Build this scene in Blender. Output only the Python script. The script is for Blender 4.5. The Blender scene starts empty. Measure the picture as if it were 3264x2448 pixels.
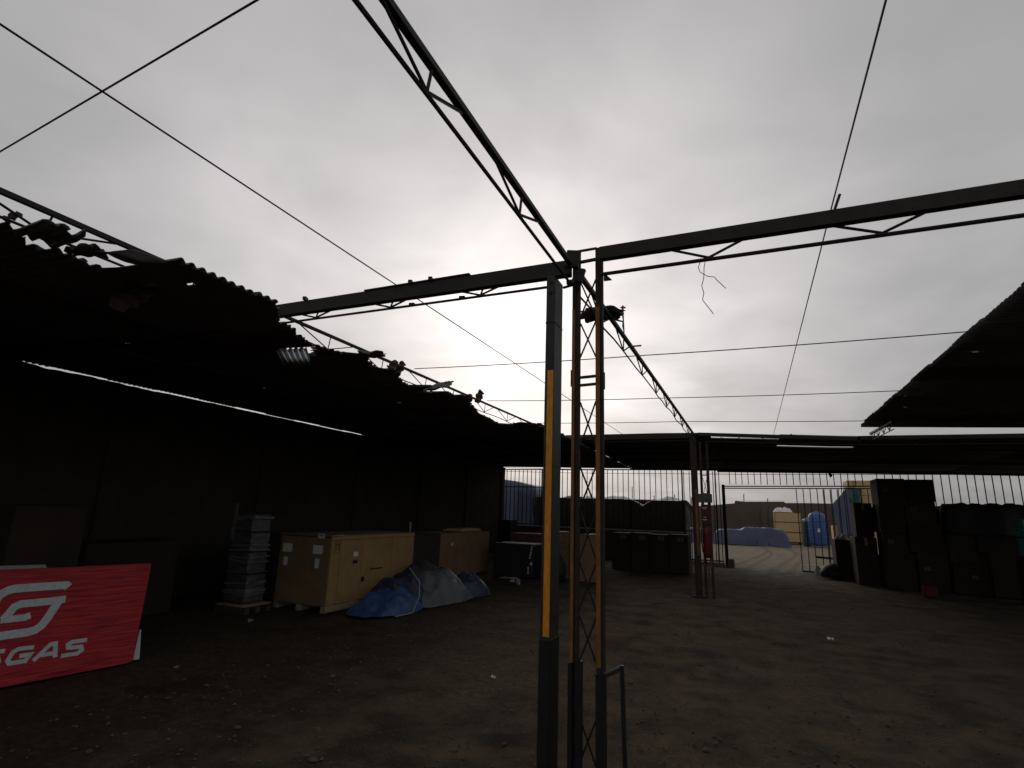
import bpy, bmesh, math, random
from mathutils import Vector, Matrix, noise
R = math.radians
random.seed(7)
S = bpy.context.scene
COL = S.collection

# ---------------------------------------------------------------- camera
cd = bpy.data.cameras.new('camera'); cam = bpy.data.objects.new('camera', cd); COL.objects.link(cam)
cd.sensor_fit = 'HORIZONTAL'; cd.sensor_width = 36.0
cd.lens = 36.0 * 1740.0 / 3264.0
cd.clip_start = 0.05; cd.clip_end = 2000
cam.location = (0, 0, 1.6)
yaw, pitch, roll = R(-23.5), R(13.07), R(1.92)
fwd = Vector((math.sin(yaw) * math.cos(pitch), math.cos(yaw) * math.cos(pitch), math.sin(pitch)))
rt0 = Vector((math.cos(yaw), -math.sin(yaw), 0)); up0 = rt0.cross(fwd)
rt = math.cos(roll) * rt0 + math.sin(roll) * up0
up = -math.sin(roll) * rt0 + math.cos(roll) * up0
m = Matrix((rt, up, -fwd)).transposed().to_4x4(); m.translation = cam.location
cam.matrix_world = m
S.camera = cam

# ---------------------------------------------------------------- sky, sun, exposure
SUN_EL, SUN_AZ = R(17.8), R(-23.6)
SUNV = Vector((math.sin(SUN_AZ) * math.cos(SUN_EL), math.cos(SUN_AZ) * math.cos(SUN_EL), math.sin(SUN_EL)))
W = bpy.data.worlds.new('World'); S.world = W; W.use_nodes = True
nt = W.node_tree; nt.nodes.clear()
def wn(t, **k):
    n = nt.nodes.new(t)
    for a, b in k.items(): setattr(n, a, b)
    return n
def L(a, b): nt.links.new(a, b)
def wm(op, a, b=None, c=None, clamp=False):
    n = wn('ShaderNodeMath', operation=op, use_clamp=clamp)
    for i, v in enumerate((a, b, c)):
        if v is None: continue
        if isinstance(v, (int, float)): n.inputs[i].default_value = v
        else: L(v, n.inputs[i])
    return n.outputs[0]
out = wn('ShaderNodeOutputWorld'); bg = wn('ShaderNodeBackground'); L(bg.outputs[0], out.inputs[0])
bg.inputs['Strength'].default_value = 0.1
sky = wn('ShaderNodeTexSky', sky_type='NISHITA', sun_disc=False)
sky.sun_elevation = SUN_EL; sky.sun_rotation = SUN_AZ; sky.dust_density = 4.0
tc = wn('ShaderNodeTexCoord'); gen = tc.outputs['Generated']
sp = wn('ShaderNodeSeparateXYZ'); L(gen, sp.inputs[0])
zc = wm('MAXIMUM', sp.outputs[2], 0.0)
den = wm('ADD', zc, 0.16)
cb = wn('ShaderNodeCombineXYZ'); L(wm('DIVIDE', sp.outputs[0], den), cb.inputs[0]); L(wm('DIVIDE', sp.outputs[1], den), cb.inputs[1])
def wnoise(scale, detail, rough, dist):
    n = wn('ShaderNodeTexNoise'); n.inputs['Scale'].default_value = scale; n.inputs['Detail'].default_value = detail
    n.inputs['Roughness'].default_value = rough; n.inputs['Distortion'].default_value = dist
    L(cb.outputs[0], n.inputs['Vector']); return n.outputs['Fac']
n1 = wnoise(0.75, 4, 0.5, 0.3); n2 = wnoise(2.1, 5, 0.5, 0.35)
cl = wm('ADD', wm('MULTIPLY', wm('SUBTRACT', n1, 0.47), 0.95), wm('MULTIPLY', wm('SUBTRACT', n2, 0.5), 0.75))
dt = wn('ShaderNodeVectorMath', operation='DOT_PRODUCT'); L(gen, dt.inputs[0]); dt.inputs[1].default_value = SUNV
dsun = wm('MAXIMUM', dt.outputs['Value'], 0.0)
glow = wm('ADD', wm('MULTIPLY', wm('POWER', dsun, 9.0), 0.50), wm('ADD', wm('MULTIPLY', wm('POWER', dsun, 45.0), 0.05), wm('MULTIPLY', wm('POWER', dsun, 300.0), 0.42)))
clm = wm('ADD', 1.0, wm('MULTIPLY', cl, 0.62))
lum = wm('MULTIPLY', wm('ADD', 0.365, wm('MULTIPLY', glow, wm('ADD', 1.0, wm('MULTIPLY', cl, 0.8)))), clm)
# a slightly duller band of thick air along the horizon, all the way round
hz = wn('ShaderNodeMapRange'); hz.interpolation_type = 'SMOOTHSTEP'
L(sp.outputs[2], hz.inputs['Value']); hz.inputs['From Min'].default_value = -0.02; hz.inputs['From Max'].default_value = 0.2
hz.inputs['To Min'].default_value = 0.70; hz.inputs['To Max'].default_value = 1.0
lum = wm('MULTIPLY', lum, hz.outputs[0])
lum10 = wm('MULTIPLY', lum, 10.0)
ramp = wn('ShaderNodeMix', data_type='RGBA')
L(wm('ADD', wm('MULTIPLY', cl, 0.7), wm('MULTIPLY', wm('POWER', dsun, 3.0), 0.85), clamp=True), ramp.inputs['Factor'])
ramp.inputs[6].default_value = (0.98, 0.992, 0.99, 1); ramp.inputs[7].default_value = (1.035, 0.97, 0.982, 1)
colm = wn('ShaderNodeVectorMath', operation='SCALE'); L(ramp.outputs[2], colm.inputs[0]); L(lum10, colm.inputs['Scale'])
mixs = wn('ShaderNodeMix', data_type='RGBA'); mixs.inputs['Factor'].default_value = 0.97
L(sky.outputs[0], mixs.inputs[6]); L(colm.outputs[0], mixs.inputs[7]); L(mixs.outputs[2], bg.inputs['Color'])

sd = bpy.data.lights.new('sun', 'SUN'); sun = bpy.data.objects.new('sun', sd); COL.objects.link(sun)
sd.energy = 0.5; sd.angle = R(40); sd.color = (1.0, 0.95, 0.88)
sun.rotation_euler = (-SUNV).to_track_quat('-Z', 'Y').to_euler()
S.view_settings.view_transform = 'Standard'; S.view_settings.look = 'None'
S.view_settings.exposure = 0.0; S.view_settings.gamma = 1.0; S.view_settings.use_curve_mapping = False
S.render.engine = 'CYCLES'; S.cycles.max_bounces = 6; S.cycles.transparent_max_bounces = 12

# ---------------------------------------------------------------- materials
def mat(name, col, col2=None, rough=0.8, metal=0.0, scale=6.0, bump=0.2, bscale=None, detail=6, spec=0.3, stretch=None, contrast=0.5, trans=0.0):
    M = bpy.data.materials.new(name); M.use_nodes = True
    t = M.node_tree; N = t.nodes; b = N['Principled BSDF']
    b.inputs['Roughness'].default_value = rough; b.inputs['Metallic'].default_value = metal
    b.inputs['Specular IOR Level'].default_value = spec
    if col2 is None: col2 = tuple(c * 0.6 for c in col)
    tcn = N.new('ShaderNodeTexCoord'); mp = N.new('ShaderNodeMapping')
    t.links.new(tcn.outputs['Object'], mp.inputs[0])
    if stretch: mp.inputs['Scale'].default_value = stretch
    nz = N.new('ShaderNodeTexNoise'); nz.inputs['Scale'].default_value = scale; nz.inputs['Detail'].default_value = detail
    nz.inputs['Roughness'].default_value = 0.62
    t.links.new(mp.outputs[0], nz.inputs['Vector'])
    rp = N.new('ShaderNodeValToRGB'); rp.color_ramp.elements[0].position = 0.5 - contrast / 2; rp.color_ramp.elements[1].position = 0.5 + contrast / 2
    rp.color_ramp.elements[0].color = (*col2, 1); rp.color_ramp.elements[1].color = (*col, 1)
    t.links.new(nz.outputs['Fac'], rp.inputs[0]); t.links.new(rp.outputs[0], b.inputs['Base Color'])
    if bump:
        nb = N.new('ShaderNodeTexNoise'); nb.inputs['Scale'].default_value = bscale or scale * 4; nb.inputs['Detail'].default_value = 5
        t.links.new(mp.outputs[0], nb.inputs['Vector'])
        bp = N.new('ShaderNodeBump'); bp.inputs['Strength'].default_value = bump; bp.inputs['Distance'].default_value = 0.02
        t.links.new(nb.outputs['Fac'], bp.inputs['Height']); t.links.new(bp.outputs[0], b.inputs['Normal'])
    if trans:
        tr = N.new('ShaderNodeBsdfTranslucent'); tr.inputs[0].default_value = (*col, 1)
        mx = N.new('ShaderNodeMixShader'); mx.inputs[0].default_value = trans
        t.links.new(b.outputs[0], mx.inputs[1]); t.links.new(tr.outputs[0], mx.inputs[2])
        t.links.new(mx.outputs[0], N['Material Output'].inputs[0])
    return M
M = dict(
    steel=mat('dark painted steel', (0.030, 0.025, 0.022), (0.014, 0.012, 0.010), 0.65, 0.0, 14, 0.15),
    rust=mat('rusty brown steel', (0.05, 0.031, 0.022), (0.02, 0.014, 0.01), 0.75, 0.0, 18, 0.25),
    black=mat('black paint', (0.013, 0.015, 0.013), (0.008, 0.009, 0.008), 0.6, 0.0, 12, 0.1),
    greypaint=mat('grey green paint', (0.040, 0.045, 0.043), (0.016, 0.017, 0.016), 0.55, 0.0, 10, 0.2),
    yellow=mat('amber yellow paint', (0.92, 0.34, 0.008), (0.50, 0.19, 0.012), 0.5, 0.0, 16, 0.1, spec=0.4, stretch=(4, 4, 1)),
    ochre=mat('worn ochre paint', (0.33, 0.135, 0.026), (0.07, 0.042, 0.024), 0.6, 0.0, 9, 0.2, stretch=(3, 3, 1)),
    wire=mat('dull wire', (0.03, 0.028, 0.026), None, 0.6, 0.3, 20, 0),
    sheet=mat('weathered fibre cement sheet', (0.15, 0.145, 0.15), (0.07, 0.067, 0.072), 0.9, 0.0, 2.5, 0.25, 40),
    sheet2=mat('rusty corrugated sheet', (0.10, 0.06, 0.05), (0.03, 0.022, 0.02), 0.85, 0.0, 3.5, 0.25, 30),
    clear=mat('milky fibreglass sheet', (0.75, 0.78, 0.80), (0.55, 0.58, 0.6), 0.5, 0.0, 8, 0.1, trans=0.75),
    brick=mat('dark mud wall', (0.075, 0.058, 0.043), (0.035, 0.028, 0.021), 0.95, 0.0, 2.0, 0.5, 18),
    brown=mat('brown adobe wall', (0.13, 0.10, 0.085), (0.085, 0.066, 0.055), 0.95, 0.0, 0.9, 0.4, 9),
    coping=mat('pale mortar coping', (0.42, 0.39, 0.36), (0.26, 0.24, 0.22), 0.9, 0.0, 7, 0.4),
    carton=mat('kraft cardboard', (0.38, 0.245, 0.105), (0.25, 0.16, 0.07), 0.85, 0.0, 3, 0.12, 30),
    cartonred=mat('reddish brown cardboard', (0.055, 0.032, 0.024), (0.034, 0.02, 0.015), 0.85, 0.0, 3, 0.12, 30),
    cartonshade=mat('shaded brown crate board', (0.27, 0.175, 0.095), (0.16, 0.10, 0.055), 0.85, 0.0, 2.5, 0.12, 30),  # darkened board: the shade on the crate front is painted in
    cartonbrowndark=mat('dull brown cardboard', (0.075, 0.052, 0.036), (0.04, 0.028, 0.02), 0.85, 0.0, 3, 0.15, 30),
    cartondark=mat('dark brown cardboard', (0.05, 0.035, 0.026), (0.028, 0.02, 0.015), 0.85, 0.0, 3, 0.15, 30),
    cartonbrown=mat('brown cardboard', (0.28, 0.17, 0.10), (0.18, 0.11, 0.065), 0.85, 0.0, 3, 0.12, 30),
    ply=mat('pale plywood', (0.62, 0.45, 0.23), (0.48, 0.34, 0.17), 0.8, 0.0, 4, 0.15, 30, stretch=(1, 1, 5)),
    wood=mat('raw pallet wood', (0.40, 0.31, 0.20), (0.20, 0.15, 0.10), 0.85, 0.0, 6, 0.3, stretch=(1, 5, 5)),
    darkwood=mat('dark old wood', (0.09, 0.065, 0.045), (0.04, 0.03, 0.02), 0.9, 0.0, 6, 0.3),
    label=mat('printed paper label', (0.72, 0.72, 0.70), (0.60, 0.60, 0.58), 0.6, 0.0, 30, 0),
    labeldim=mat('darker paper label', (0.17, 0.16, 0.14), (0.08, 0.075, 0.065), 0.7, 0.0, 20, 0),  # a much darker tone of the paper label
    ink=mat('black print', (0.02, 0.02, 0.02), None, 0.7, 0, 5, 0),
    tape=mat('brown tape', (0.30, 0.20, 0.11), (0.24, 0.16, 0.09), 0.35, 0.0, 8, 0.05),
    bluetarp=mat('blue polythene tarp', (0.045, 0.10, 0.25), (0.025, 0.055, 0.15), 0.42, 0.0, 3.0, 0.35, 26),
    navytarp=mat('faded navy tarp', (0.10, 0.115, 0.19), (0.06, 0.07, 0.125), 0.5, 0.0, 1.6, 0.35, 10),
    greytarp=mat('grey silver tarp', (0.15, 0.16, 0.17), (0.06, 0.065, 0.08), 0.5, 0.0, 2.0, 0.4, 22),
    darkblue=mat('dark blue tarp', (0.04, 0.05, 0.10), (0.02, 0.025, 0.05), 0.45, 0.0, 2.5, 0.35, 20),
    darktarp=mat('black tarp', (0.028, 0.028, 0.032), (0.014, 0.014, 0.017), 0.55, 0.0, 2.5, 0.4, 12),
    greentarp=mat('dark teal tarp', (0.05, 0.10, 0.10), (0.03, 0.06, 0.062), 0.5, 0.0, 2.5, 0.3, 14),
    film=mat('stretch wrap film', (0.115, 0.117, 0.118), (0.035, 0.036, 0.038), 0.25, 0.0, 5, 0.6, 16, spec=0.6, stretch=(1, 1, 5)),
    film2=mat('bright wrap band', (0.22, 0.225, 0.228), (0.06, 0.062, 0.065), 0.25, 0.0, 7, 0.6, 18, spec=0.7, stretch=(1, 1, 6)),
    white=mat('white plastic', (0.74, 0.74, 0.76), (0.50, 0.50, 0.53), 0.55, 0.0, 5, 0.4, 20),
    red=mat('scratched red board', (0.60, 0.05, 0.052), (0.27, 0.010, 0.03), 0.5, 0.0, 2.2, 0.35, 3, stretch=(1, 1.4, 22), contrast=0.36),
    signwhite=mat('pale blue white print', (0.72, 0.80, 0.81), (0.45, 0.53, 0.55), 0.5, 0.0, 30, 0.1),
    darkred=mat('red enamel', (0.12, 0.012, 0.012), (0.07, 0.008, 0.008), 0.5, 0.0, 8, 0.05),
    signred=mat('red sign plate', (0.10, 0.015, 0.014), (0.06, 0.01, 0.01), 0.5, 0.0, 8, 0.05),
    tank=mat('blue plastic', (0.05, 0.12, 0.33), (0.035, 0.085, 0.24), 0.4, 0.0, 2, 0.3, 7),
    teal=mat('teal plastic', (0.08, 0.50, 0.46), (0.06, 0.36, 0.34), 0.5, 0.0, 6, 0.1),
    greymetal=mat('grey metal box', (0.10, 0.10, 0.09), (0.07, 0.07, 0.06), 0.6, 0.2, 9, 0.1),
    concrete=mat('concrete', (0.24, 0.23, 0.21), (0.15, 0.145, 0.13), 0.95, 0, 5, 0.4),
)

def clear_mat():
    G = M['clear']; t = G.node_tree; N = t.nodes; tcn = N.new('ShaderNodeTexCoord')
    wv = N.new('ShaderNodeTexWave'); wv.wave_type = 'BANDS'; wv.bands_direction = 'X'; wv.inputs['Scale'].default_value = 4.6 * 0.314  # light and shade of the corrugation painted in as colour bands
    wv.inputs['Distortion'].default_value = 0.5; t.links.new(tcn.outputs['UV'], wv.inputs['Vector'])
    rp = N.new('ShaderNodeValToRGB'); rp.color_ramp.elements[0].color = (0.10, 0.11, 0.115, 1); rp.color_ramp.elements[1].color = (0.72, 0.76, 0.80, 1)
    rp.color_ramp.elements[0].position = 0.25; rp.color_ramp.elements[1].position = 0.9
    t.links.new(wv.outputs['Fac'], rp.inputs[0])
    for n in N:
        if n.type == 'BSDF_TRANSLUCENT': t.links.new(rp.outputs[0], n.inputs[0])
clear_mat()

def ground_mat():
    G = bpy.data.materials.new('yard earth'); G.use_nodes = True
    t = G.node_tree; N = t.nodes; b = N['Principled BSDF']; b.inputs['Roughness'].default_value = 0.95
    b.inputs['Specular IOR Level'].default_value = 0.15
    tcn = N.new('ShaderNodeTexCoord')
    def nz(scale, detail=6, rough=0.6):
        n = N.new('ShaderNodeTexNoise'); n.inputs['Scale'].default_value = scale; n.inputs['Detail'].default_value = detail
        n.inputs['Roughness'].default_value = rough; t.links.new(tcn.outputs['Object'], n.inputs['Vector']); return n.outputs['Fac']
    def mixc(f, a, c):
        n = N.new('ShaderNodeMix'); n.data_type = 'RGBA'
        if isinstance(f, float): n.inputs['Factor'].default_value = f
        else: t.links.new(f, n.inputs['Factor'])
        for i, v in ((6, a), (7, c)):
            if isinstance(v, tuple): n.inputs[i].default_value = (*v, 1)
            else: t.links.new(v, n.inputs[i])
        return n.outputs[2]
    def rng(v, a, c, lo=0.0, hi=1.0):
        n = N.new('ShaderNodeMapRange'); n.interpolation_type = 'SMOOTHSTEP'; t.links.new(v, n.inputs[0])
        for i, x in ((1, a), (2, c), (3, lo), (4, hi)): n.inputs[i].default_value = x
        return n.outputs[0]
    def mth(op, a, c):
        n = N.new('ShaderNodeMath'); n.operation = op
        for i, v in ((0, a), (1, c)):
            if isinstance(v, float): n.inputs[i].default_value = v
            else: t.links.new(v, n.inputs[i])
        return n.outputs[0]
    big, mid, fine, grit = nz(0.45, 4), nz(2.2, 6), nz(14, 6, 0.7), nz(85, 3, 0.7)
    inner_dirt = mixc(rng(mid, 0.35, 0.68), (0.045, 0.033, 0.022), (0.13, 0.091, 0.057))
    inner_dirt = mixc(rng(big, 0.4, 0.65), inner_dirt, mixc(rng(fine, 0.3, 0.7), (0.064, 0.047, 0.031), (0.165, 0.117, 0.075)))
    inner_dirt = mixc(rng(fine, 0.62, 0.74, 0.0, 0.55), inner_dirt, (0.13, 0.105, 0.08))
    inner_dirt = mixc(rng(grit, 0.58, 0.70, 0.0, 0.7), inner_dirt, (0.24, 0.19, 0.14))
    inner_dirt = mixc(rng(grit, 0.42, 0.32, 0.0, 0.6), inner_dirt, (0.02, 0.016, 0.012))
    sx = N.new('ShaderNodeSeparateXYZ'); t.links.new(tcn.outputs['Object'], sx.inputs[0])
    # tyre tracks between gate and yard: two curving pairs pressed into the dirt
    def band(off, amp, fr_, ph, wd):
        c0 = mth('ADD', mth('MULTIPLY', mth('SINE', mth('ADD', mth('MULTIPLY', sx.outputs[1], fr_), ph), 0.0), amp), off)
        d = mth('ABSOLUTE', mth('SUBTRACT', sx.outputs[0], c0), 0.0)
        return rng(d, wd, wd * 0.55)
    tr = None
    for off, amp, fr_, ph in ((0.25, 0.55, 0.24, 0.4), (1.55, 0.55, 0.24, 0.4), (-0.2, 0.9, 0.17, 2.1), (1.1, 0.9, 0.17, 2.1)):
        bnd = band(off, amp, fr_, ph, 0.13); tr = bnd if tr is None else mth('MAXIMUM', tr, bnd)
    tr = mth('MULTIPLY', tr, rng(mid, 0.30, 0.62))
    wv = N.new('ShaderNodeTexWave'); wv.wave_type = 'BANDS'; wv.bands_direction = 'Y'; wv.inputs['Scale'].default_value = 9.0
    wv.inputs['Distortion'].default_value = 2.5; wv.inputs['Detail Scale'].default_value = 3.0
    t.links.new(tcn.outputs['Object'], wv.inputs['Vector'])
    stain = rng(nz(0.9, 3, 0.45), 0.60, 0.70)
    inner_dirt = mixc(mth('MULTIPLY', stain, 0.75), inner_dirt, (0.024, 0.019, 0.016))
    inner_dirt = mixc(mth('MULTIPLY', tr, 0.45), inner_dirt, (0.15, 0.115, 0.082))
    lit_dirt = mixc(rng(mid, 0.3, 0.7), (0.17, 0.14, 0.105), (0.27, 0.225, 0.17))  # open daylight beyond the gate painted in as paler dirt
    lit_dirt = mixc(rng(fine, 0.55, 0.72, 0.0, 0.6), lit_dirt, (0.33, 0.285, 0.22))
    # shade under the side roofs painted into the floor colour; its border wanders
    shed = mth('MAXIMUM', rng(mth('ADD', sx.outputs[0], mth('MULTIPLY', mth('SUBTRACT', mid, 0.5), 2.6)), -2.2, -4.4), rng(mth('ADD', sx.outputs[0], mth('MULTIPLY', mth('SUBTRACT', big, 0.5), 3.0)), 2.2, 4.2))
    inner_dirt = mixc(mth('MULTIPLY', shed, 0.62), inner_dirt, mixc(rng(fine, 0.35, 0.7), (0.018, 0.015, 0.012), (0.05, 0.037, 0.026)))
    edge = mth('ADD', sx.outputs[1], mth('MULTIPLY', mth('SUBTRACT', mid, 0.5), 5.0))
    c = mixc(rng(edge, 13.0, 21.5), inner_dirt, lit_dirt)
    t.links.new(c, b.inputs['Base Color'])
    h = mth('ADD', mth('ADD', mth('MULTIPLY', fine, 0.8), mth('MULTIPLY', grit, 0.5)), mth('MULTIPLY', mth('MULTIPLY', wv.outputs['Fac'], tr), 0.7))
    bp = N.new('ShaderNodeBump'); bp.inputs['Strength'].default_value = 0.9; bp.inputs['Distance'].default_value = 0.05
    t.links.new(h, bp.inputs['Height']); t.links.new(bp.outputs[0], b.inputs['Normal'])
    return G
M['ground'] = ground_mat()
M['crumbs'] = mat('dirt crumbs', (0.13, 0.105, 0.08), (0.05, 0.04, 0.03), 0.95, 0, 40, 0)

# ---------------------------------------------------------------- helpers
class MB:
    def __init__(s): s.v = []; s.f = []
    def add(s, vs, fs):
        n = len(s.v); s.v += [tuple(v) for v in vs]; s.f += [tuple(i + n for i in f) for f in fs]; return s
    def box(s, c, d, rz=0.0, rx=0.0, ry=0.0):
        mt = Matrix.Translation(c) @ Matrix.Rotation(rz, 4, 'Z') @ Matrix.Rotation(ry, 4, 'Y') @ Matrix.Rotation(rx, 4, 'X')
        x, y, z = d[0] / 2, d[1] / 2, d[2] / 2
        vs = [mt @ Vector(p) for p in ((-x,-y,-z),(x,-y,-z),(x,y,-z),(-x,y,-z),(-x,-y,z),(x,-y,z),(x,y,z),(-x,y,z))]
        return s.add(vs, ((0,3,2,1),(4,5,6,7),(0,1,5,4),(1,2,6,5),(2,3,7,6),(3,0,4,7)))
    def bar(s, p, q, w, h):
        p, q = Vector(p), Vector(q); d = (q - p).normalized()
        u = Vector((0, 0, 1)) if abs(d.z) < 0.95 else Vector((0, 1, 0))
        a = d.cross(u).normalized() * w / 2; b = a.cross(d).normalized() * h / 2
        vs = [p-a-b, p+a-b, p+a+b, p-a+b, q-a-b, q+a-b, q+a+b, q-a+b]
        return s.add(vs, ((0,1,2,3),(4,7,6,5),(0,4,5,1),(1,5,6,2),(2,6,7,3),(3,7,4,0)))
    def tube(s, pts, r, n=6):
        pts = [Vector(p) for p in pts]; vs = []; fs = []
        for i, p in enumerate(pts):
            d = (pts[min(i+1, len(pts)-1)] - pts[max(i-1, 0)]).normalized()
            u = Vector((0, 0, 1)) if abs(d.z) < 0.9 else Vector((1, 0, 0))
            a = d.cross(u).normalized(); b = a.cross(d)
            rr = r[i] if isinstance(r, (list, tuple)) else r
            for k in range(n):
                t = 2 * math.pi * k / n; vs.append(p + a * rr * math.cos(t) + b * rr * math.sin(t))
        for i in range(len(pts) - 1):
            for k in range(n):
                fs.append((i*n+k, i*n+(k+1)%n, (i+1)*n+(k+1)%n, (i+1)*n+k))
        fs.append(tuple(range(n))[::-1]); fs.append(tuple((len(pts)-1)*n+k for k in range(n)))
        return s.add(vs, fs)
    def lathe(s, prof, c, n=20):
        vs = []; fs = []
        for (r, z) in prof:
            for k in range(n):
                t = 2 * math.pi * k / n; vs.append((c[0] + r * math.cos(t), c[1] + r * math.sin(t), c[2] + z))
        for i in range(len(prof) - 1):
            for k in range(n): fs.append((i*n+k, i*n+(k+1)%n, (i+1)*n+(k+1)%n, (i+1)*n+k))
        fs.append(tuple(range(n))[::-1]); fs.append(tuple((len(prof)-1)*n+k for k in range(n)))
        return s.add(vs, fs)
    def prism(s, poly, org, u, w, n, t0, t1):
        org, u, w, n = Vector(org), Vector(u), Vector(w), Vector(n); k = len(poly)
        vs = [org + u*a + w*b + n*t for t in (t0, t1) for a, b in poly]
        return s.add(vs, [tuple(range(k))[::-1], tuple(range(k, 2*k))] + [(i, (i+1)%k, k+(i+1)%k, k+i) for i in range(k)])
    def build(s, name, m, parent=None, bevel=0.0, smooth=False):
        me = bpy.data.meshes.new(name); me.from_pydata(s.v, [], s.f)
        bm = bmesh.new(); bm.from_mesh(me)
        bmesh.ops.recalc_face_normals(bm, faces=bm.faces)
        if bevel: bmesh.ops.bevel(bm, geom=list(bm.edges), offset=bevel, segments=1, affect='EDGES', profile=0.5)
        if smooth:
            for f in bm.faces: f.smooth = True
        bm.to_mesh(me); bm.free()
        me.materials.append(m)
        o = bpy.data.objects.new(name, me); COL.objects.link(o)
        if parent:
            o.parent = parent; o.matrix_parent_inverse = Matrix.Translation(parent.location).inverted() if parent.type == 'EMPTY' else Matrix.Identity(4)
        return o
def tag(o, label, cat, group=None, kind=None):
    o['label'] = label; o['category'] = cat
    if group: o['group'] = group
    if kind: o['kind'] = kind
    return o
def struct(o, kind='structure'): o['kind'] = kind; return o
def thing(name, label, cat, loc=(0, 0, 0), group=None):
    o = bpy.data.objects.new(name, None); COL.objects.link(o); o.location = loc; o.empty_display_size = 0.2
    return tag(o, label, cat, group)
def inst(src, name, parent, loc):
    o = bpy.data.objects.new(name, src.data); COL.objects.link(o); o.parent = parent
    o.matrix_parent_inverse = Matrix.Translation(parent.location).inverted(); o.location = loc
    return o
def lerp(a, b, t): return a + (b - a) * t
def interp(x, tab):
    if x <= tab[0][0]: return tab[0][1]
    for (a, ya), (b, yb) in zip(tab, tab[1:]):
        if x <= b: return ya + (yb - ya) * (x - a) / max(b - a, 1e-6)
    return tab[-1][1]
def sstep(a, b, x):
    t = min(max((x - a) / (b - a), 0), 1); return t * t * (3 - 2 * t)

# ---------------------------------------------------------------- ground
def grid_ground():
    def axis(lo, hi, dense_lo, dense_hi, ds, grow):
        xs = []; x = dense_lo
        while x < dense_hi: xs.append(x); x += ds
        st = ds; 
        while x < hi: xs.append(x); st *= grow; x += st
        xs.append(hi); x = dense_lo; st = ds; pre = []
        while True:
            st *= grow; x -= st
            if x <= lo: break
            pre.append(x)
        return [lo] + pre[::-1] + xs
    xs = axis(-600, 600, -8, 6, 0.11, 1.18); ys = axis(-300, 900, 1.5, 22, 0.11, 1.18)
    vs = []
    for y in ys:
        for x in xs:
            z = 0.0
            if -40 < x < 40 and -20 < y < 60:
                z = 0.035 * noise.noise((x * 0.5, y * 0.5, 1)) + 0.012 * max(0, noise.noise((x * 2.6, y * 2.6, 8)) - 0.1) + 0.018 * noise.noise((x * 1.7, y * 1.7, 2)) + 0.008 * noise.noise((x * 4.5, y * 4.5, 5)) - 0.012
            vs.append((x, y, z))
    n = len(xs); fs = [(j*n+i, j*n+i+1, (j+1)*n+i+1, (j+1)*n+i) for j in range(len(ys)-1) for i in range(n-1)]
    b = MB(); b.v = vs; b.f = fs
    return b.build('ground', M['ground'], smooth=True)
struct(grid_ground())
# loose pebbles and crumbs: nobody could count them
pb = MB(); rnd = random.Random(3)
for i in range(9000):
    d = 2.2 + 13 * rnd.random() ** 1.7; a = R(-23.5 + rnd.uniform(-50, 50))
    x, y = d * math.sin(a), d * math.cos(a)
    if x < -5: continue
    r = 0.004 + 0.014 * rnd.random() ** 3
    mt = Matrix.Translation((x, y, r * 0.3)) @ Matrix.Rotation(rnd.random() * 6, 4, 'Z') @ Matrix.Diagonal((r * rnd.uniform(.8, 1.7), r, r * 0.7, 1))
    pb.add([mt @ Vector(p) for p in ((1,0,0),(0,1,0),(-1,0,0),(0,-1,0),(0.1,0.1,1),(0,0,-1))], ((0,1,4),(1,2,4),(2,3,4),(3,0,4),(1,0,5),(2,1,5),(3,2,5),(0,3,5)))
o = pb.build('pebbles', M['crumbs']); o['kind'] = 'stuff'

st = MB(); rnd = random.Random(21)
for i in range(260):                                            # bigger stones and clods half sunk in the dirt
    d = 2.3 + 11 * rnd.random() ** 1.5; a = R(-23.5 + rnd.uniform(-46, 46))
    x, y = d * math.sin(a), d * math.cos(a)
    if x < -4.6: continue
    r = 0.012 + 0.022 * rnd.random() ** 2.5; vs = []
    for (th, ph) in [(k * 1.047, p) for p in (0.25, 1.0) for k in range(6)]:
        q = r * (1 + 0.35 * noise.noise((th * 2 + i, ph * 3, i))); vs.append((x + q * 1.2 * math.cos(th) * math.cos(ph), y + q * math.sin(th) * math.cos(ph), 0.65 * q * math.sin(ph)))
    vs.append((x, y, 0.7 * r))
    st.add(vs, [(k, (k+1) % 6, 6 + (k+1) % 6, 6 + k) for k in range(6)] + [(6 + k, 6 + (k+1) % 6, 12) for k in range(6)])
o = st.build('stones', M['crumbs']); o['kind'] = 'stuff'

# ---------------------------------------------------------------- walls
t = thing('shed_wall', 'long dark mud wall closing the left shed below its roof', 'wall', (-9.3, 8, 0))
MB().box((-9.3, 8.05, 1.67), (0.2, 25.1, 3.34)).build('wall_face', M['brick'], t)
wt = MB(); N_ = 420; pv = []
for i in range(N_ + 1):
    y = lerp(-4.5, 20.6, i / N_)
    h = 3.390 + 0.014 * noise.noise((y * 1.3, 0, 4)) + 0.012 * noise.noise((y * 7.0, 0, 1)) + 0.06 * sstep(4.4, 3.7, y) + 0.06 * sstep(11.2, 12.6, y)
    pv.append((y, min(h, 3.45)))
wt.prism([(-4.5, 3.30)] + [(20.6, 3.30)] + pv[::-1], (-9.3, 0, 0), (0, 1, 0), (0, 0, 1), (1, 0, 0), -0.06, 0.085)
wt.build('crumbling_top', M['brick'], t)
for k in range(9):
    MB().box((-9.17, -3.5 + k * 3.0, 1.66), (0.06, 0.3, 3.30)).build('pilaster', M['brick'], t, bevel=0.01)
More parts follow.
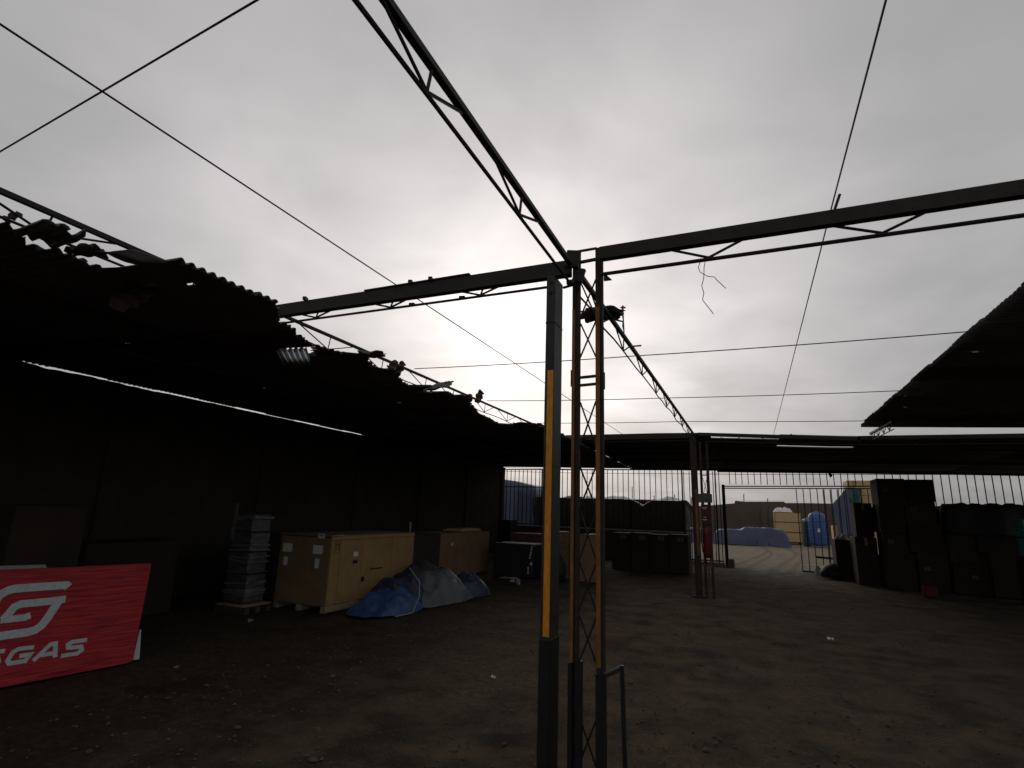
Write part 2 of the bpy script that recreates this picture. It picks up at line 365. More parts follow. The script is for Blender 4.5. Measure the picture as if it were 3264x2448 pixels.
# ---------------------------------------------------------------- roofs (corrugated sheets, one object each)
PITCH, AMP = 0.08, 0.016
def corr_sheet(parent, y0, y1, xa, xb, zf, m, nseg=3, jag=0.0, hole=(), off=0.0, name='corrugated_sheet', ex=None):
    """sheet whose waves run along x; xa / xb may be functions of y"""
    ny = max(4, int(round((y1 - y0) / PITCH * 6))); vs = []; ok = []
    fa = xa if callable(xa) else (lambda y: xa); fb = xb if callable(xb) else (lambda y: xb)
    th = 0.006
    for i in range(ny + 1):
        y = y0 + (y1 - y0) * i / ny; a, b_ = fa(y), fb(y)
        for j in range(nseg + 1):
            x = lerp(a, b_, j / nseg)
            z = zf(x, y) + off + AMP * math.sin(2 * math.pi * y / PITCH) + 0.006 * noise.noise((x * 0.8, y * 0.8, 3.3))
            vs.append((x, y, z))
    n = nseg + 1; fs = []
    for i in range(ny):
        for j in range(nseg):
            q = (i*n+j, (i+1)*n+j, (i+1)*n+j+1, i*n+j+1)
            cx = sum(vs[k][0] for k in q) / 4; cy = sum(vs[k][1] for k in q) / 4
            if any(max(abs(cx - h[0] - h[4] * (cy - h[1])) / h[2], abs(cy - h[1]) / h[3]) < 1 + 0.15 * noise.noise((cx * 25, cy * 25, 7)) for h in hole if len(h) > 4): continue
            if any(((cx - h[0] - 0) / h[2]) ** 2 + ((cy - h[1]) / h[3]) ** 2 < 1 + 0.6 * noise.noise((cx * 30, cy * 30, 7)) for h in hole if len(h) == 4): continue
            fs.append(q)
    b = MB(); b.v = vs; b.f = fs
    o = b.build(name, m, parent, smooth=True)
    md = o.modifiers.new('thickness', 'SOLIDIFY'); md.thickness = th; md.offset = 1.0
    return o
EDGE = [(-5.0, -4.03), (1.515, -4.045), (1.667, -4.105), (1.761, -4.226), (1.844, -4.135), (1.992, -4.125), (2.123, -4.115), (2.138, -3.806), (2.146, -3.416), (2.828, -3.368), (3.001, -3.387), (3.109, -3.435), (3.307, -3.688), (3.576, -3.767), (3.716, -3.856), (3.989, -3.945), (4.219, -3.905), (4.426, -3.885), (4.451, -3.571), (4.594, -3.727), (4.838, -3.846), (5.068, -3.925), (5.116, -3.629), (5.301, -3.806), (5.539, -3.925), (5.944, -4.085), (5.947, -3.727), (6.149, -3.925), (6.35, -4.146), (6.419, -3.747), (6.763, -3.737), (6.816, -3.581), (7.121, -3.786), (7.381, -3.856), (8.182, -4.166), (8.707, -4.156), (9.304, -4.277), (9.314, -3.846), (9.47, -3.484), (10.0, -3.46), (12.4, -3.5)]
def zl(x, y): return lerp(3.165 + 0.049 * (-4 - x), 3.385 + 0.009 * (-4 - x) - 0.012 * max(0, y - 12.4), sstep(11.6, 12.6, y))
def edge_l(y):
    e = interp(y, EDGE) + 0.05 * noise.noise((y * 9, 0.3, 0)) + 0.03 * noise.noise((y * 27, 1.3, 0))
    if 2.14 < y < 3.00: e = -3.351 + 0.012 * noise.noise((y * 20, 0, 0))
    return e
roofL = thing('shed_roof', 'ragged corrugated roof over the left shed with broken edge and pinholes', 'roof', (-6.5, 4, 3.4))
HL = [(-6.267, 3.659, 0.05, 0.022), (-6.324, 3.899, 0.03, 0.014), (-6.624, 2.71, 0.05, 0.02), (-6.438, 4.567, 0.05, 0.02), (-6.415, 4.975, 0.05, 0.03), (-6.705, 5.951, 0.05, 0.02), (-3.684, 2.505, 0.04, 0.02), (-4.049, 2.403, 0.03, 0.012), (-3.587, 2.686, 0.03, 0.012), (-6.473, 6.932, 0.04, 0.02), (-5.783, 8.17, 0.05, 0.03), (-5.025, 7.089, 0.04, 0.02), (-4.422, 4.337, 0.20, 0.25, -0.83)]
y = -4.4; k = 0
while y < 20.5:
    y1 = min(y + 0.84, 20.62)
    for side in (0, 1):
        hs = [h for h in HL if y - .05 < h[1] < y1 + .05 and ((h[0] > -6.45) == (side == 0))]
        hs2 = [h for h in hs if h[1] < y1 - 0.03 or True]
        off = 0.012 * (k % 2) + (0.007 if side else 0)
        mm = M['sheet2'] if (k * 7 + side * 3) % 5 == 0 else M['sheet']
        if side == 0:
            if y < 12.3: corr_sheet(roofL, y, y1, edge_l, -6.62, zl, mm, 40 if hs else 4, hole=hs2, off=off)
            else: corr_sheet(roofL, y, y1, -4.02, -6.62, zl, mm, 3, off=off)
        else:
            corr_sheet(roofL, y, y1, -6.5, -9.30 - 0.06 * random.random(), zl, mm, 48 if hs else 3, hole=hs2, off=off)
    y += 0.80; k += 1
# broken scraps left on the edge of the left roof
def scrap(parent, c, sx, sy, rz, rx, ry, seed, m, name='torn_sheet'):
    b = MB(); n = 9; mm = 22; vs = []
    mt = Matrix.Translation(c) @ Matrix.Rotation(rz, 4, 'Z') @ Matrix.Rotation(ry, 4, 'Y') @ Matrix.Rotation(rx, 4, 'X')
    for i in range(mm + 1):
        v = i / mm - 0.5; lo = -0.5 + 0.28 * noise.noise((v * 4, seed, 0)) ; hi = 0.5 + 0.3 * noise.noise((v * 5, seed, 9))
        lo *= math.sqrt(max(0.05, 1 - (2 * v) ** 4)); hi *= math.sqrt(max(0.05, 1 - (2 * v) ** 4))
        for j in range(n + 1):
            u = lerp(lo, hi, j / n)
            vs.append(mt @ Vector((u * sx, v * sy, AMP * math.sin(v * sy / PITCH * 6.283) + 0.03 * noise.noise((u * 3, v * 3, seed)))))
    w = n + 1
    fs = [(i*w+j, (i+1)*w+j, (i+1)*w+j+1, i*w+j+1) for i in range(mm) for j in range(n)]
    b.v = [tuple(p) for p in vs]; b.f = fs
    o = b.build(name, m, parent, smooth=True)
    md = o.modifiers.new('thickness', 'SOLIDIFY'); md.thickness = 0.006
    return o
for i, (c, sx, sy, rz, rx, ry) in enumerate([((-3.945, 1.728, 3.206), 0.24, 0.37, 0.3, 0.2, -0.35), ((-3.925, 1.919, 3.179), 0.17, 0.26, 0.9, 0.1, -0.2), ((-4.025, 1.557, 3.236), 0.06, 0.14, 0.4, 0.9, -0.4), ((-3.649, 2.093, 3.156), 0.43, 0.12, 0.5, 0, 0.12), ((-3.552, 4.845, 3.134), 0.1, 0.17, 0.3, 1.0, 0.2), ((-3.532, 4.954, 3.116), 0.09, 0.19, 0.2, 1.3, 0), ((-3.747, 6.115, 3.179), 0.35, 0.48, 0.5, 0.35, -0.3), ((-3.455, 6.789, 3.164), 0.1, 0.21, 0.1, 1.2, 0), ((-3.727, 6.718, 3.16), 0.3, 0.26, 0.2, 0.1, -0.2), ((-3.581, 4.487, 3.153), 0.3, 0.17, 0.2, 0.1, 0.05), ((-3.727, 9.319, 3.169), 0.52, 0.3, 0.2, 0, 0.05), ((-3.484, 9.806, 3.131), 0.3, 0.52, 0.2, 0.1, 0.1), ((-3.416, 10.214, 3.111), 0.21, 0.34, 0.4, 0.2, 0.1), ((-4.146, 2.415, 3.093), 0.18, 0.44, 0.6, 1.0, 0.5)]):
    scrap(roofL, c, sx, sy, rz, rx, ry, i * 3.7 + 1, M['sheet2'] if i % 3 else M['sheet'])
# milky see-through piece lying in the roof
def patch_z(x, y): return zl(x, y) - 0.05
fp = MB(); na, nb = 10, 36; uvs = []
for i in range(na + 1):
    for j in range(nb + 1):
        a, b_ = i / na * (1.06 + 0.05 * noise.noise((j * .3, 1, 1))) - .08, j / nb * 1.2 - .1
        x, y = -4.397 - 0.472 * a + 0.356 * b_, 4.032 + 0.570 * a - 0.018 * b_
        fp.v.append((x, y, zl(x, y) - 0.045 + 0.014 * math.sin(b_ * 4.6 * 6.283))); uvs.append((b_, a))
fp.f = [(i*(nb+1)+j, (i+1)*(nb+1)+j, (i+1)*(nb+1)+j+1, i*(nb+1)+j+1) for i in range(na) for j in range(nb)]
fo = fp.build('fibreglass_sheet', M['clear'], roofL, smooth=True)
ul = fo.data.uv_layers.new(name='UVMap')
for lp in fo.data.loops: ul.data[lp.index].uv = uvs[lp.vertex_index]
for xx in (-5.3, -7.0, -8.6):
    MB().bar((xx, -4.4, 3.165 + 0.049 * (-4 - xx) - 0.06), (xx, 11.6, 3.165 + 0.049 * (-4 - xx) - 0.06), 0.05, 0.06).build('purlin', M['darkwood'], roofL)

def zr(x, y): return 3.375 - 0.032 * (x - 2.0)
roofR = thing('shed_roof', 'corrugated roof over the right shed, its sawtooth edge rising out of frame', 'roof', (5, 5, 3.4))
def edge_r(y):
    e = 1.985 + 0.016 * math.sin(y * 6.28318 / PITCH + 1.2) + 0.012 * noise.noise((y * 8, 5, 0))
    if y > 11.1: e += 0.05 * (y - 11.1) * (0.5 + 0.5 * math.sin(y * 17))
    return e
HR = [(2.21, 6.82, .075, .03), (2.27, 7.1, .05, .015), (2.36, 7.45, .03, .025), (2.35, 7.61, .02, .014), (2.23, 9.18, .12, .025), (2.28, 9.96, .035, .03)]
y = -3.0; k = 0
while y < 11.95:
    y1 = min(y + 0.84, 12.0)
    hs = [h for h in HR if y - .05 < h[1] < y1 + .05]
    corr_sheet(roofR, y, y1, edge_r, 5.3, zr, M['sheet2'] if k % 4 == 1 else M['sheet'], 70 if hs else 4, hole=hs, off=0.012 * (k % 2))
    corr_sheet(roofR, y, y1, 5.15, 9.4, zr, M['sheet'], 3, off=0.012 * (k % 2) + 0.007)
    y += 0.80; k += 1
for xx in (3.6, 5.2, 7.4):
    MB().bar((xx, -3, zr(xx, 0) - 0.065), (xx, 9.5, zr(xx, 0) - 0.065), 0.05, 0.06).build('purlin', M['darkwood'], roofR)

def zf(x, y):
    f = interp(x, [(-9, 3.38), (-0.97, 3.385), (-0.9, 3.37), (2.0, 3.225), (9, 3.19)])
    bk = interp(x, [(-9, 3.32), (-2, 3.265), (2, 3.20), (7, 3.11), (9, 3.09)])
    return lerp(f, bk, (y - 12.4) / 8.2) + 0.015
roofF = thing('shed_roof', 'low corrugated roof of the far shed between yard and gate', 'roof', (2, 16, 3.3))
y = 12.45; k = 0
SPL = [-3.98, -0.85, 0.65, 2.2, 5.4, 9.2]
while y < 20.5:
    y1 = min(y + 0.84, 20.66)
    for j in range(5):
        a, b_ = SPL[j], SPL[j+1] + (0.12 if j in (0, 3, 4) else 0.0)
        ya, yb = y, y1
        if j == 1 and k == 0: ya = 13.35             # gaps that let the sky through
        if j == 2 and k == 2: ya = 14.30
        corr_sheet(roofF, ya, yb, a, b_, zf, M['sheet2'] if (k + j) % 4 == 0 else M['sheet'], 3, off=0.012 * (k % 2) + 0.006 * (j % 2))
    y += 0.80; k += 1
for yy in (14.6, 17.4, 20.3):
    MB().bar((-3.98, yy, zf(-4, yy) - 0.06), (-0.9, yy, zf(-0.9, yy) - 0.06), 0.05, 0.06).build('purlin', M['darkwood'], roofF)
    MB().bar((-0.9, yy, zf(-0.9, yy) - 0.06), (9.2, yy, zf(9.2, yy) - 0.06), 0.05, 0.06).build('purlin', M['darkwood'], roofF)

# ---------------------------------------------------------------- trusses
def truss(label, p0, p1, ztop, htop, wtop, zch, nodes, group='yard roof trusses', rc=0.011, rw=0.008, chord=None, m='steel', vert=True, half=0.17, sag=0.0):
    """nodes: positions (m from p0) of the V-shaped web points on the lower chord"""
    p0, p1 = Vector((*p0, 0)), Vector((*p1, 0)); d = (p1 - p0).normalized(); Ln = (p1 - p0).length
    t = thing('roof_truss', label, 'truss', tuple(p0), group)
    at = lambda s, z: p0 + d * s + Vector((0, 0, z))
    MB().bar(at(0, ztop - htop / 2), at(Ln, ztop - htop / 2), wtop, htop).build('top_chord', M[m], t, bevel=0.003)
    c0, c1 = chord or (0, Ln)
    n = 24; pts = [at(lerp(c0, c1, i / n), zch + sag * noise.noise((i * 0.6, ztop, Ln)) ) for i in range(n + 1)]
    MB().tube(pts, rc).build('bottom_chord', M[m], t)
    for s in nodes:
        hl = half * random.uniform(.92, 1.08)
        MB().tube([at(s - hl * 1.1, ztop - htop), at(s, zch + rc)], rw).build('web_bar', M[m], t)
        MB().tube([at(s + hl, ztop - htop), at(s, zch + rc)], rw).build('web_bar', M[m], t)
        if vert: MB().tube([at(s + 0.02, ztop - htop), at(s, zch + rc)], rw * 0.9).build('web_post', M[m], t)
    return t
# cross truss, left of the posts (x from -9.2 to -1.14)
tb = truss('cross truss from the yellow striped post back to the left roof', (-9.1, 3.5), (-1.088, 3.5), 3.372, 0.115, 0.06, 3.195, [-3.43 + 9.1, -2.64 + 9.1, -1.81 + 9.1, 1.4, 3.0, 4.4], chord=(0, 7.83), rc=0.010)
MB().bar((-2.9, 3.475, 3.376), (-1.9, 3.475, 3.381), 0.03, 0.010).build('flat_strip', M['steel'], tb)
for xx in (-3.55, -2.44, -2.25):
    MB().box((xx, 3.47, 3.385), (0.03, 0.05, 0.03), 0.3).build('bolt_stub', M['steel'], tb)
for xx in (-2.43, -1.97): MB().box((xx, 3.5, 3.205), (0.045, 0.03, 0.02), 0.2).build('clip', M['steel'], tb)
tc_ = truss('heavy cross truss running right from the lattice column out of frame', (-0.85, 3.4), (5.2, 3.4), 3.385, 0.092, 0.055, 3.19, [0.70, 1.63, 2.6, 3.5, 4.4, 5.3], rc=0.0125, rw=0.0085, vert=False, half=0.215)
MB().tube([(0.555, 3.44, 3.38), (0.60, 3.42, 3.50)], 0.009).build('stub_rod', M['rust'], tc_)
ta = truss('overhead truss coming from behind the camera to the post tops', (-1.045, -4.0), (-1.07, 3.42), 3.335, 0.034, 0.034, 3.168, [0.6, 1.6, 2.6, 3.6, 4.55, 5.52, 6.48], rc=0.0105, rw=0.008, half=0.29)
tf = truss('far truss leading from the lattice column to the far post', (-1.06, 3.62), (-1.02, 12.42), 3.335, 0.036, 0.035, 3.15, [0.65, 1.51, 2.52, 3.52, 4.48, 5.4, 6.42, 7.42, 8.3], rc=0.008, rw=0.007, half=0.32, sag=0.045)
MB().box((-1.02, 5.6, 3.345), (0.12, 0.02, 0.012)).build('clip', M['steel'], tf)
tl = truss('near truss over the broken edge of the left roof', (-3.97, -4.0), (-3.97, 3.46), 3.362, 0.036, 0.03, 3.19, [0.8, 2.2, 3.4, 4.5, 5.70, 6.7], rc=0.009, rw=0.008, half=0.40)
tl2 = truss('far truss along the broken edge of the left roof', (-3.97, 3.54), (-3.97, 12.38), 3.348, 0.03, 0.03, 3.175, [0.73, 1.65, 2.63, 3.4, 4.48, 5.42, 6.4, 7.3, 8.1], rc=0.007, rw=0.006, half=0.36, sag=0.02)
tr = truss('truss under the sawtooth edge of the right roof', (2.30, 10.9), (2.22, 12.38), 3.30, 0.04, 0.04, 3.15, [0.25, 0.6, 0.95, 1.3], rc=0.008, rw=0.007, half=0.15)
tw = truss('truss along the front of the far shed roof left of the far post', (-9.1, 12.42), (-1.06, 12.42), 3.385, 0.12, 0.06, 3.22, [1.5, 3.0, 4.5, 6.0, 7.2], rc=0.010)
# right of the far post the front beam tilts down
t = thing('roof_truss', 'sloping front beam of the far shed right of the far post', 'truss', (-0.9, 12.42, 0), 'yard roof trusses')
MB().bar((-0.95, 12.42, 3.35), (2.05, 12.42, 3.185), 0.06, 0.075).build('top_chord', M['steel'], t, bevel=0.003)
MB().bar((2.0, 12.42, 3.205), (9.2, 12.42, 3.165), 0.06, 0.08).build('top_chord', M['steel'], t, bevel=0.003)
MB().tube([(-0.8, 12.42, 3.19), (2.05, 12.42, 3.07), (9.2, 12.42, 3.03)], 0.010).build('bottom_chord', M['steel'], t)
for k in range(12):
    x = -0.3 + k * 0.8; zb = interp(x, [(-0.8, 3.19), (2.05, 3.07), (9.2, 3.03)])
    MB().tube([(x - .2, 12.42, zb + 0.11), (x, 12.42, zb), (x + .2, 12.42, zb + 0.11)], 0.007).build('web_bar', M['steel'], t)
MB().box((0.85, 12.40, 3.285), (0.03, 0.03, 0.05)).build('bolt_stub', M['steel'], t)

# ---------------------------------------------------------------- near post with the yellow stripe
t = thing('steel_post', 'near square steel post with a long amber stripe', 'post', (-1.2, 3.5, 0))
MB().box((-1.2195, 3.53, 1.656), (0.065, 0.18, 3.192)).build('shaft', M['greypaint'], t, bevel=0.005)
MB().box((-1.2195, 3.529, 0.415), (0.070, 0.190, 0.83)).build('black_foot', M['black'], t, bevel=0.003)
MB().box((-1.2095, 3.437, 1.70), (0.041, 0.008, 1.70)).build('yellow_stripe', M['yellow'], t)
MB().box((-1.2195, 3.53, 0.02), (0.22, 0.30, 0.04)).build('base_plate', M['rust'], t)
for z in (0.95, 1.9, 2.9): MB().box((-1.2195, 3.529, z), (0.0664, 0.183, 0.012), 0, 0, 0.02).build('weld_seam', M['rust'], t)
for z in (3.12, 3.2): MB().box((-1.2195, 3.437, z), (0.022, 0.008, 0.022), 0, 0, 0.5).build('bolt', M['rust'], t)
MB().box((-1.12, 3.455, 3.30), (0.10, 0.02, 0.10)).build('joint_plate', M['steel'], t, bevel=0.004)

# ---------------------------------------------------------------- lattice columns
def lattice(label, xl, xr, y0, ztop, band, sc=1.0, group=None, rich=True):
    t = thing('lattice_column', label, 'column', ((xl + xr) / 2, y0, 0), group)
    w = 0.062 * sc
    for i, x in enumerate((xl, xr)):
        b = MB()
        if i == 0 and rich:      # two channels with a slit between them
            b.box((x - 0.016, y0, ztop / 2), (0.023, 0.032, ztop)); b.box((x + 0.014, y0 + 0.004, ztop / 2), (0.023, 0.032, ztop))
            for z in (3.32, 3.2, 3.02, 2.1, 1.2, 0.5): b.box((x - 0.0005, y0 + 0.004, z), (0.012, 0.026, 0.24 if z < 2.2 or z > 3.1 else 0.05))
            b.box((x - 0.0005, y0 + 0.004, 1.15), (0.012, 0.02, 2.3))
        else:
            b.box((x - 0.010, y0, ztop / 2), (w - 0.030, 0.032, ztop)); b.box((x + 0.0145, y0 + 0.006, ztop / 2 - 0.004), (0.019, 0.034, ztop))
        leg = b.build('leg', M['rust'], t, bevel=0.002)
        z0, z1 = band
        MB().box((x - (0.016 if i == 0 else 0.010), y0 - 0.0185, (z0 + z1) / 2), (0.021 if i == 0 else 0.029, 0.005, z1 - z0)).build('painted_band', M['ochre'], t)
    if rich:
        segs = [(3.21, 2.93), (2.90, 2.64), (2.335, 2.02), (1.90, 1.62), (1.62, 1.30), (1.30, 1.0), (0.98, 0.70), (0.42, 0.14)]
    else:
        segs = [(2.96, 2.56), (2.42, 2.06), (1.9, 1.5), (1.5, 1.1), (1.1, 0.7), (0.7, 0.3)]
    a, b_ = xl + 0.0255, xr - 0.026
    for z1, z0 in segs:
        MB().tube([(a, y0 + 0.012, z1), (b_, y0 + 0.012, z0)], 0.006).build('brace', M['steel'], t)
        MB().tube([(a, y0 - 0.004, z0), (b_, y0 - 0.004, z1)], 0.006).build('brace', M['steel'], t)
    for z in ((2.505, 2.45) if rich else (2.47, 2.09)):
        MB().bar((a, y0, z), (b_, y0, z + 0.004), 0.02, 0.016).build('batten', M['steel'], t)
    return t
lc = lattice('near lattice column of two rusty legs with cross braces beside the striped post', -1.05, -0.885, 3.52, 3.45, (0.70, 3.0))
MB().bar((-1.06, 3.5, 3.44), (-0.9, 3.5, 3.442), 0.015, 0.014).build('batten', M['steel'], lc)
MB().bar((-1.03, 3.5, 3.352), (-0.9, 3.5, 3.358), 0.02, 0.018).build('batten', M['steel'], lc)
for x, z in ((-1.080, 2.50), (-0.858, 2.475)): MB().box((x, 3.52, z), (0.008, 0.045, 0.115)).build('splice_plate', M['rust'], lc)
MB().box((-1.06, 3.45, 3.36), (0.10, 0.03, 0.13), 0.1, 0, 0.15).build('gusset_plate', M['steel'], lc, bevel=0.004)
MB().box((-1.02, 3.47, 3.24), (0.075, 0.03, 0.10), 0.0, 0, 0.3).build('gusset_plate', M['steel'], lc, bevel=0.004)
MB().box((-1.075, 3.46, 3.19), (0.06, 0.03, 0.03)).build('clip', M['steel'], lc)
MB().bar((-1.14, 3.48, 3.165), (-1.06, 3.48, 3.178), 0.014, 0.014).build('clip', M['steel'], lc)
MB().prism([(0, 0), (0.055, -0.06), (0.0, -0.06)], (-0.85, 3.5, 3.25), (1, 0, 0), (0, 0, 1), (0, 1, 0), 0, 0.02).build('gusset_plate', M['steel'], lc)
# sleeve and bracket on the foot
MB().box((-1.066, 3.49, 0.36), (0.027, 0.026, 0.70)).build('foot_sleeve', M['black'], lc)
MB().box((-1.020, 3.515, 0.36), (0.036, 0.05, 0.72)).build('foot_sleeve', M['black'], lc)
MB().box((-0.878, 3.492, 0.34), (0.058, 0.04, 0.66)).build('foot_sleeve', M['black'], lc)
MB().bar((-0.855, 3.46, 0.672), (-0.77, 3.56, 0.705), 0.034, 0.024).build('bracket', M['rust'], lc, bevel=0.004)
MB().bar((-0.765, 3.55, 0.72), (-0.75, 3.55, 0.0), 0.022, 0.022).build('stay', M['black'], lc)
# far post and its lattice
t = thing('steel_post', 'far steel post with a thin ochre stripe at the shed front', 'post', (-1.06, 12.42, 0), 'posts of the truss line')
MB().box((-1.07, 12.44, 1.63), (0.13, 0.10, 3.26)).build('shaft', M['rust'], t, bevel=0.005)
MB().box((-1.045, 12.386, 1.5), (0.055, 0.008, 1.35)).build('yellow_stripe', M['ochre'], t)
MB().box((-1.07, 12.44, 0.02), (0.25, 0.22, 0.04)).build('base_plate', M['rust'], t)
lf = lattice('far lattice column carrying the grey box and fire extinguisher', -0.93, -0.79, 12.45, 3.2, (0.6, 1.6), rich=False)
t = tag(MB().box((-0.88, 12.38, 1.99), (0.30, 0.10, 0.18)).build('junction_box', M['greymetal'], bevel=0.008), 'grey box fixed across the far lattice column', 'junction box')
t = thing('safety_sign', 'narrow red sign plate with pale print above the fire extinguisher', 'sign', (-0.86, 12.4, 1.6))
MB().box((-0.86, 12.405, 1.66), (0.20, 0.012, 0.40)).build('plate', M['signred'], t)
for z, w in ((1.80, 0.10), (1.775, 0.07), (1.60, 0.05), (1.55, 0.08)): MB().box((-0.89, 12.397, z), (w, 0.004, 0.012)).build('print', M['label'], t)
t = thing('fire_extinguisher', 'dark red fire extinguisher hanging on the far lattice column', 'fire extinguisher', (-0.86, 12.36, 0.8))
MB().lathe([(0.02, 0.79), (0.06, 0.80), (0.082, 0.83), (0.085, 0.90), (0.085, 1.28), (0.07, 1.35), (0.03, 1.39), (0.022, 1.42)], (-0.86, 12.32, 0), 16).build('cylinder', M['darkred'], t, smooth=True)
MB().box((-0.86, 12.32, 1.435), (0.05, 0.04, 0.04)).box((-0.83, 12.32, 1.465), (0.12, 0.02, 0.014), 0, 0, -0.2).build('valve', M['black'], t)
MB().tube([(-0.89, 12.31, 1.43), (-0.96, 12.29, 1.38), (-0.965, 12.28, 1.1), (-0.95, 12.28, 0.9)], 0.011).build('hose', M['black'], t)

# ---------------------------------------------------------------- scrap of sheet stuck on the far truss, dangling wires
t = thing('sheet_scrap', 'torn scrap of corrugated sheet snagged on the truss beside the lattice column', 'scrap', (-1.0, 4.6, 3.35))
scrap(t, (-1.14, 4.6, 3.362), 0.36, 0.34, 0.1, 0.0, 0.0, 41.0, M['sheet'])
MB().tube([(-1.02, 4.6, 3.362), (-0.98, 4.6, 3.35), (-0.945, 4.6, 3.345)], [0.02, 0.014, 0.010]).build('torn_edge', M['sheet'], t)
MB().tube([(-0.945, 4.6, 3.42), (-0.947, 4.6, 3.345), (-0.941, 4.6, 3.28), (-0.944, 4.6, 3.23), (-0.935, 4.6, 3.165)], [0.009, 0.010, 0.006, 0.011, 0.004]).build('torn_edge', M['sheet'], t)
MB().tube([(-0.965, 4.6, 3.405), (-0.92, 4.6, 3.40)], 0.008).build('torn_edge', M['sheet'], t)
MB().tube([(-1.06, 4.62, 3.34), (-1.0, 4.6, 3.29), (-0.944, 4.6, 3.27)], [0.012, 0.009, 0.007]).build('torn_edge', M['sheet'], t)

tag(MB().tube([(-0.17, 3.4, 3.185), (-0.18, 3.4, 3.14), (-0.185, 3.4, 3.07), (-0.20, 3.41, 3.02), (-0.19, 3.41, 2.97), (-0.20, 3.42, 2.93), (-0.17, 3.42, 2.88), (-0.14, 3.42, 2.83)], 0.0025, 5).build('loose_wire', M['wire']), 'longer loose wire dangling straight down from the right truss', 'wire', 'loose wires under the right truss')
tag(MB().tube([(-0.20, 3.4, 3.185), (-0.215, 3.4, 3.145), (-0.205, 3.4, 3.11), (-0.16, 3.4, 3.075), (-0.12, 3.4, 3.065), (-0.115, 3.4, 3.05), (-0.06, 3.41, 2.985)], 0.0025, 5).build('loose_wire', M['wire']), 'shorter loose wire curling sideways below the right truss', 'wire', 'loose wires under the right truss')

# ---------------------------------------------------------------- bracing wires
def wire(label, pts, r=0.0048, sag=0.0, group='bracing wires over the yard'):
    P = []
    for a, b_ in zip(pts, pts[1:]):
        n = 10
        for i in range(n): 
            q = i / n; P.append((lerp(a[0], b_[0], q), lerp(a[1], b_[1], q), lerp(a[2], b_[2], q) - sag * 4 * q * (1 - q)))
    P.append(pts[-1])
    return tag(MB().tube(P, r, 6).build('bracing_wire', M['wire']), label, 'wire', group)
wire('wire running from upper left across the yard, behind the posts, to the far shed', [(-2.59, -5, 3.39), (-2.59, 3.5, 3.39), (-2.6, 12.42, 3.39)])
wire('short wire slanting over the top left corner of the view', [(-3.97, 1.30, 3.395), (-1.07, 1.075, 3.395)], 0.0046)
wire('steep wire crossing the right truss towards the far shed', [(0.56, -5, 3.395), (0.54, 3.42, 3.39), (0.55, 12.9, 3.385)], 0.0044)
wire('nearest of the three level wires between left truss and right roof', [(-3.97, 5.89, 3.385), (-1.05, 5.99, 3.35), (2.3, 6.18, 3.39)], 0.0055, 0.012)
wire('middle of the three level wires between left truss and right roof', [(-3.97, 8.09, 3.385), (-1.05, 8.4, 3.35), (2.3, 8.86, 3.39)], 0.0058, 0.012)
wire('farthest and lowest of the three level wires above the far shed', [(-3.97, 10.48, 3.385), (-1.05, 10.64, 3.35), (2.3, 11.45, 3.385)], 0.0062, 0.012)

# ---------------------------------------------------------------- fence, low wall and gate at y = 20.6
YF = 20.6
t = thing('low_wall', 'low brown wall under the bars left of the gate with pale top', 'wall', (-5.6, YF, 0))
MB().box((-5.7, YF + 0.02, 0.515), (7.0, 0.16, 1.03)).build('wall_face', M['brown'], t)
MB().box((-5.7, YF + 0.02, 1.05), (7.02, 0.2, 0.036)).build('coping', M['coping'], t, bevel=0.008)
MB().box((-1.55, YF + 0.02, 0.06), (1.3, 0.16, 0.12)).build('kerb', M['coping'], t, bevel=0.01)
fence = thing('bar_fence', 'tall dark steel bar fence closing the far shed', 'fence', (0, YF, 0), None)
proto = None
def fbar(x, z0, z1, yy=YF, parent=fence, cache={}):
    key = (round(z0, 2), round(z1, 2))
    if key not in cache:
        o = MB().box((0, 0, (z0 + z1) / 2), (0.024, 0.022, z1 - z0)).build('bar', M['steel'], parent); cache[key] = o
        o.location = (x, yy, 0); return o
    o = cache[key].copy(); COL.objects.link(o); o.parent = parent
    o.matrix_parent_inverse = Matrix.Translation(parent.location).inverted(); o.location = (x, yy, 0); return o
x = -9.04
while x < -7.4: fbar(x, 1.07, 3.24); x += 0.1775
while x < -2.15: fbar(x, 1.07, 3.22); x += 0.197
while x < -0.95: fbar(x, 0.1, 3.18); x += 0.197
x = -0.61
while x < 3.5: fbar(x, 2.74, 3.16); x += 0.197
x = 3.73
while x < 9: fbar(x, 0.05, 3.12); x += 0.2065
MB().box((-5.0, YF, 3.235), (8.4, 0.04, 0.04)).build('rail', M['steel'], fence)
MB().box((4.0, YF, 3.135), (10, 0.04, 0.05), 0, 0, 0.009).build('rail', M['steel'], fence)
MB().box((-8.35, YF - .02, 2.545), (1.75, 0.03, 0.035)).build('rail', M['steel'], fence)
MB().box((-5.35, YF, 1.125), (7.0, 0.03, 0.035)).build('rail', M['steel'], fence)
MB().box((-1.55, YF, 0.17), (1.25, 0.03, 0.04)).build('rail', M['steel'], fence)
MB().box((6.4, YF, 1.2), (5.4, 0.03, 0.04)).build('rail', M['steel'], fence)
MB().box((-8.35, YF + .02, 0.62), (0.3, .02, .02)).build('rail', M['coping'], fence)
for x, lab in ((-7.52, 1), (-2.2, 1), (-1.08, 0)):
    MB().box((x, YF, 1.65), (0.045, 0.045, 3.2)).build('fence_post', M['steel'], fence)
gate = thing('gate_frame', 'dark steel gateway frame with double top rail', 'gate', (1.4, YF, 0))
MB().box((-0.83, YF - 0.06, 1.36), (0.10, 0.10, 2.72)).build('gate_post', M['steel'], gate, bevel=0.004)
MB().box((-0.70, YF - 0.1, 0.12), (0.20, 0.20, 0.30)).build('post_foot', M['concrete'], gate, bevel=0.02)
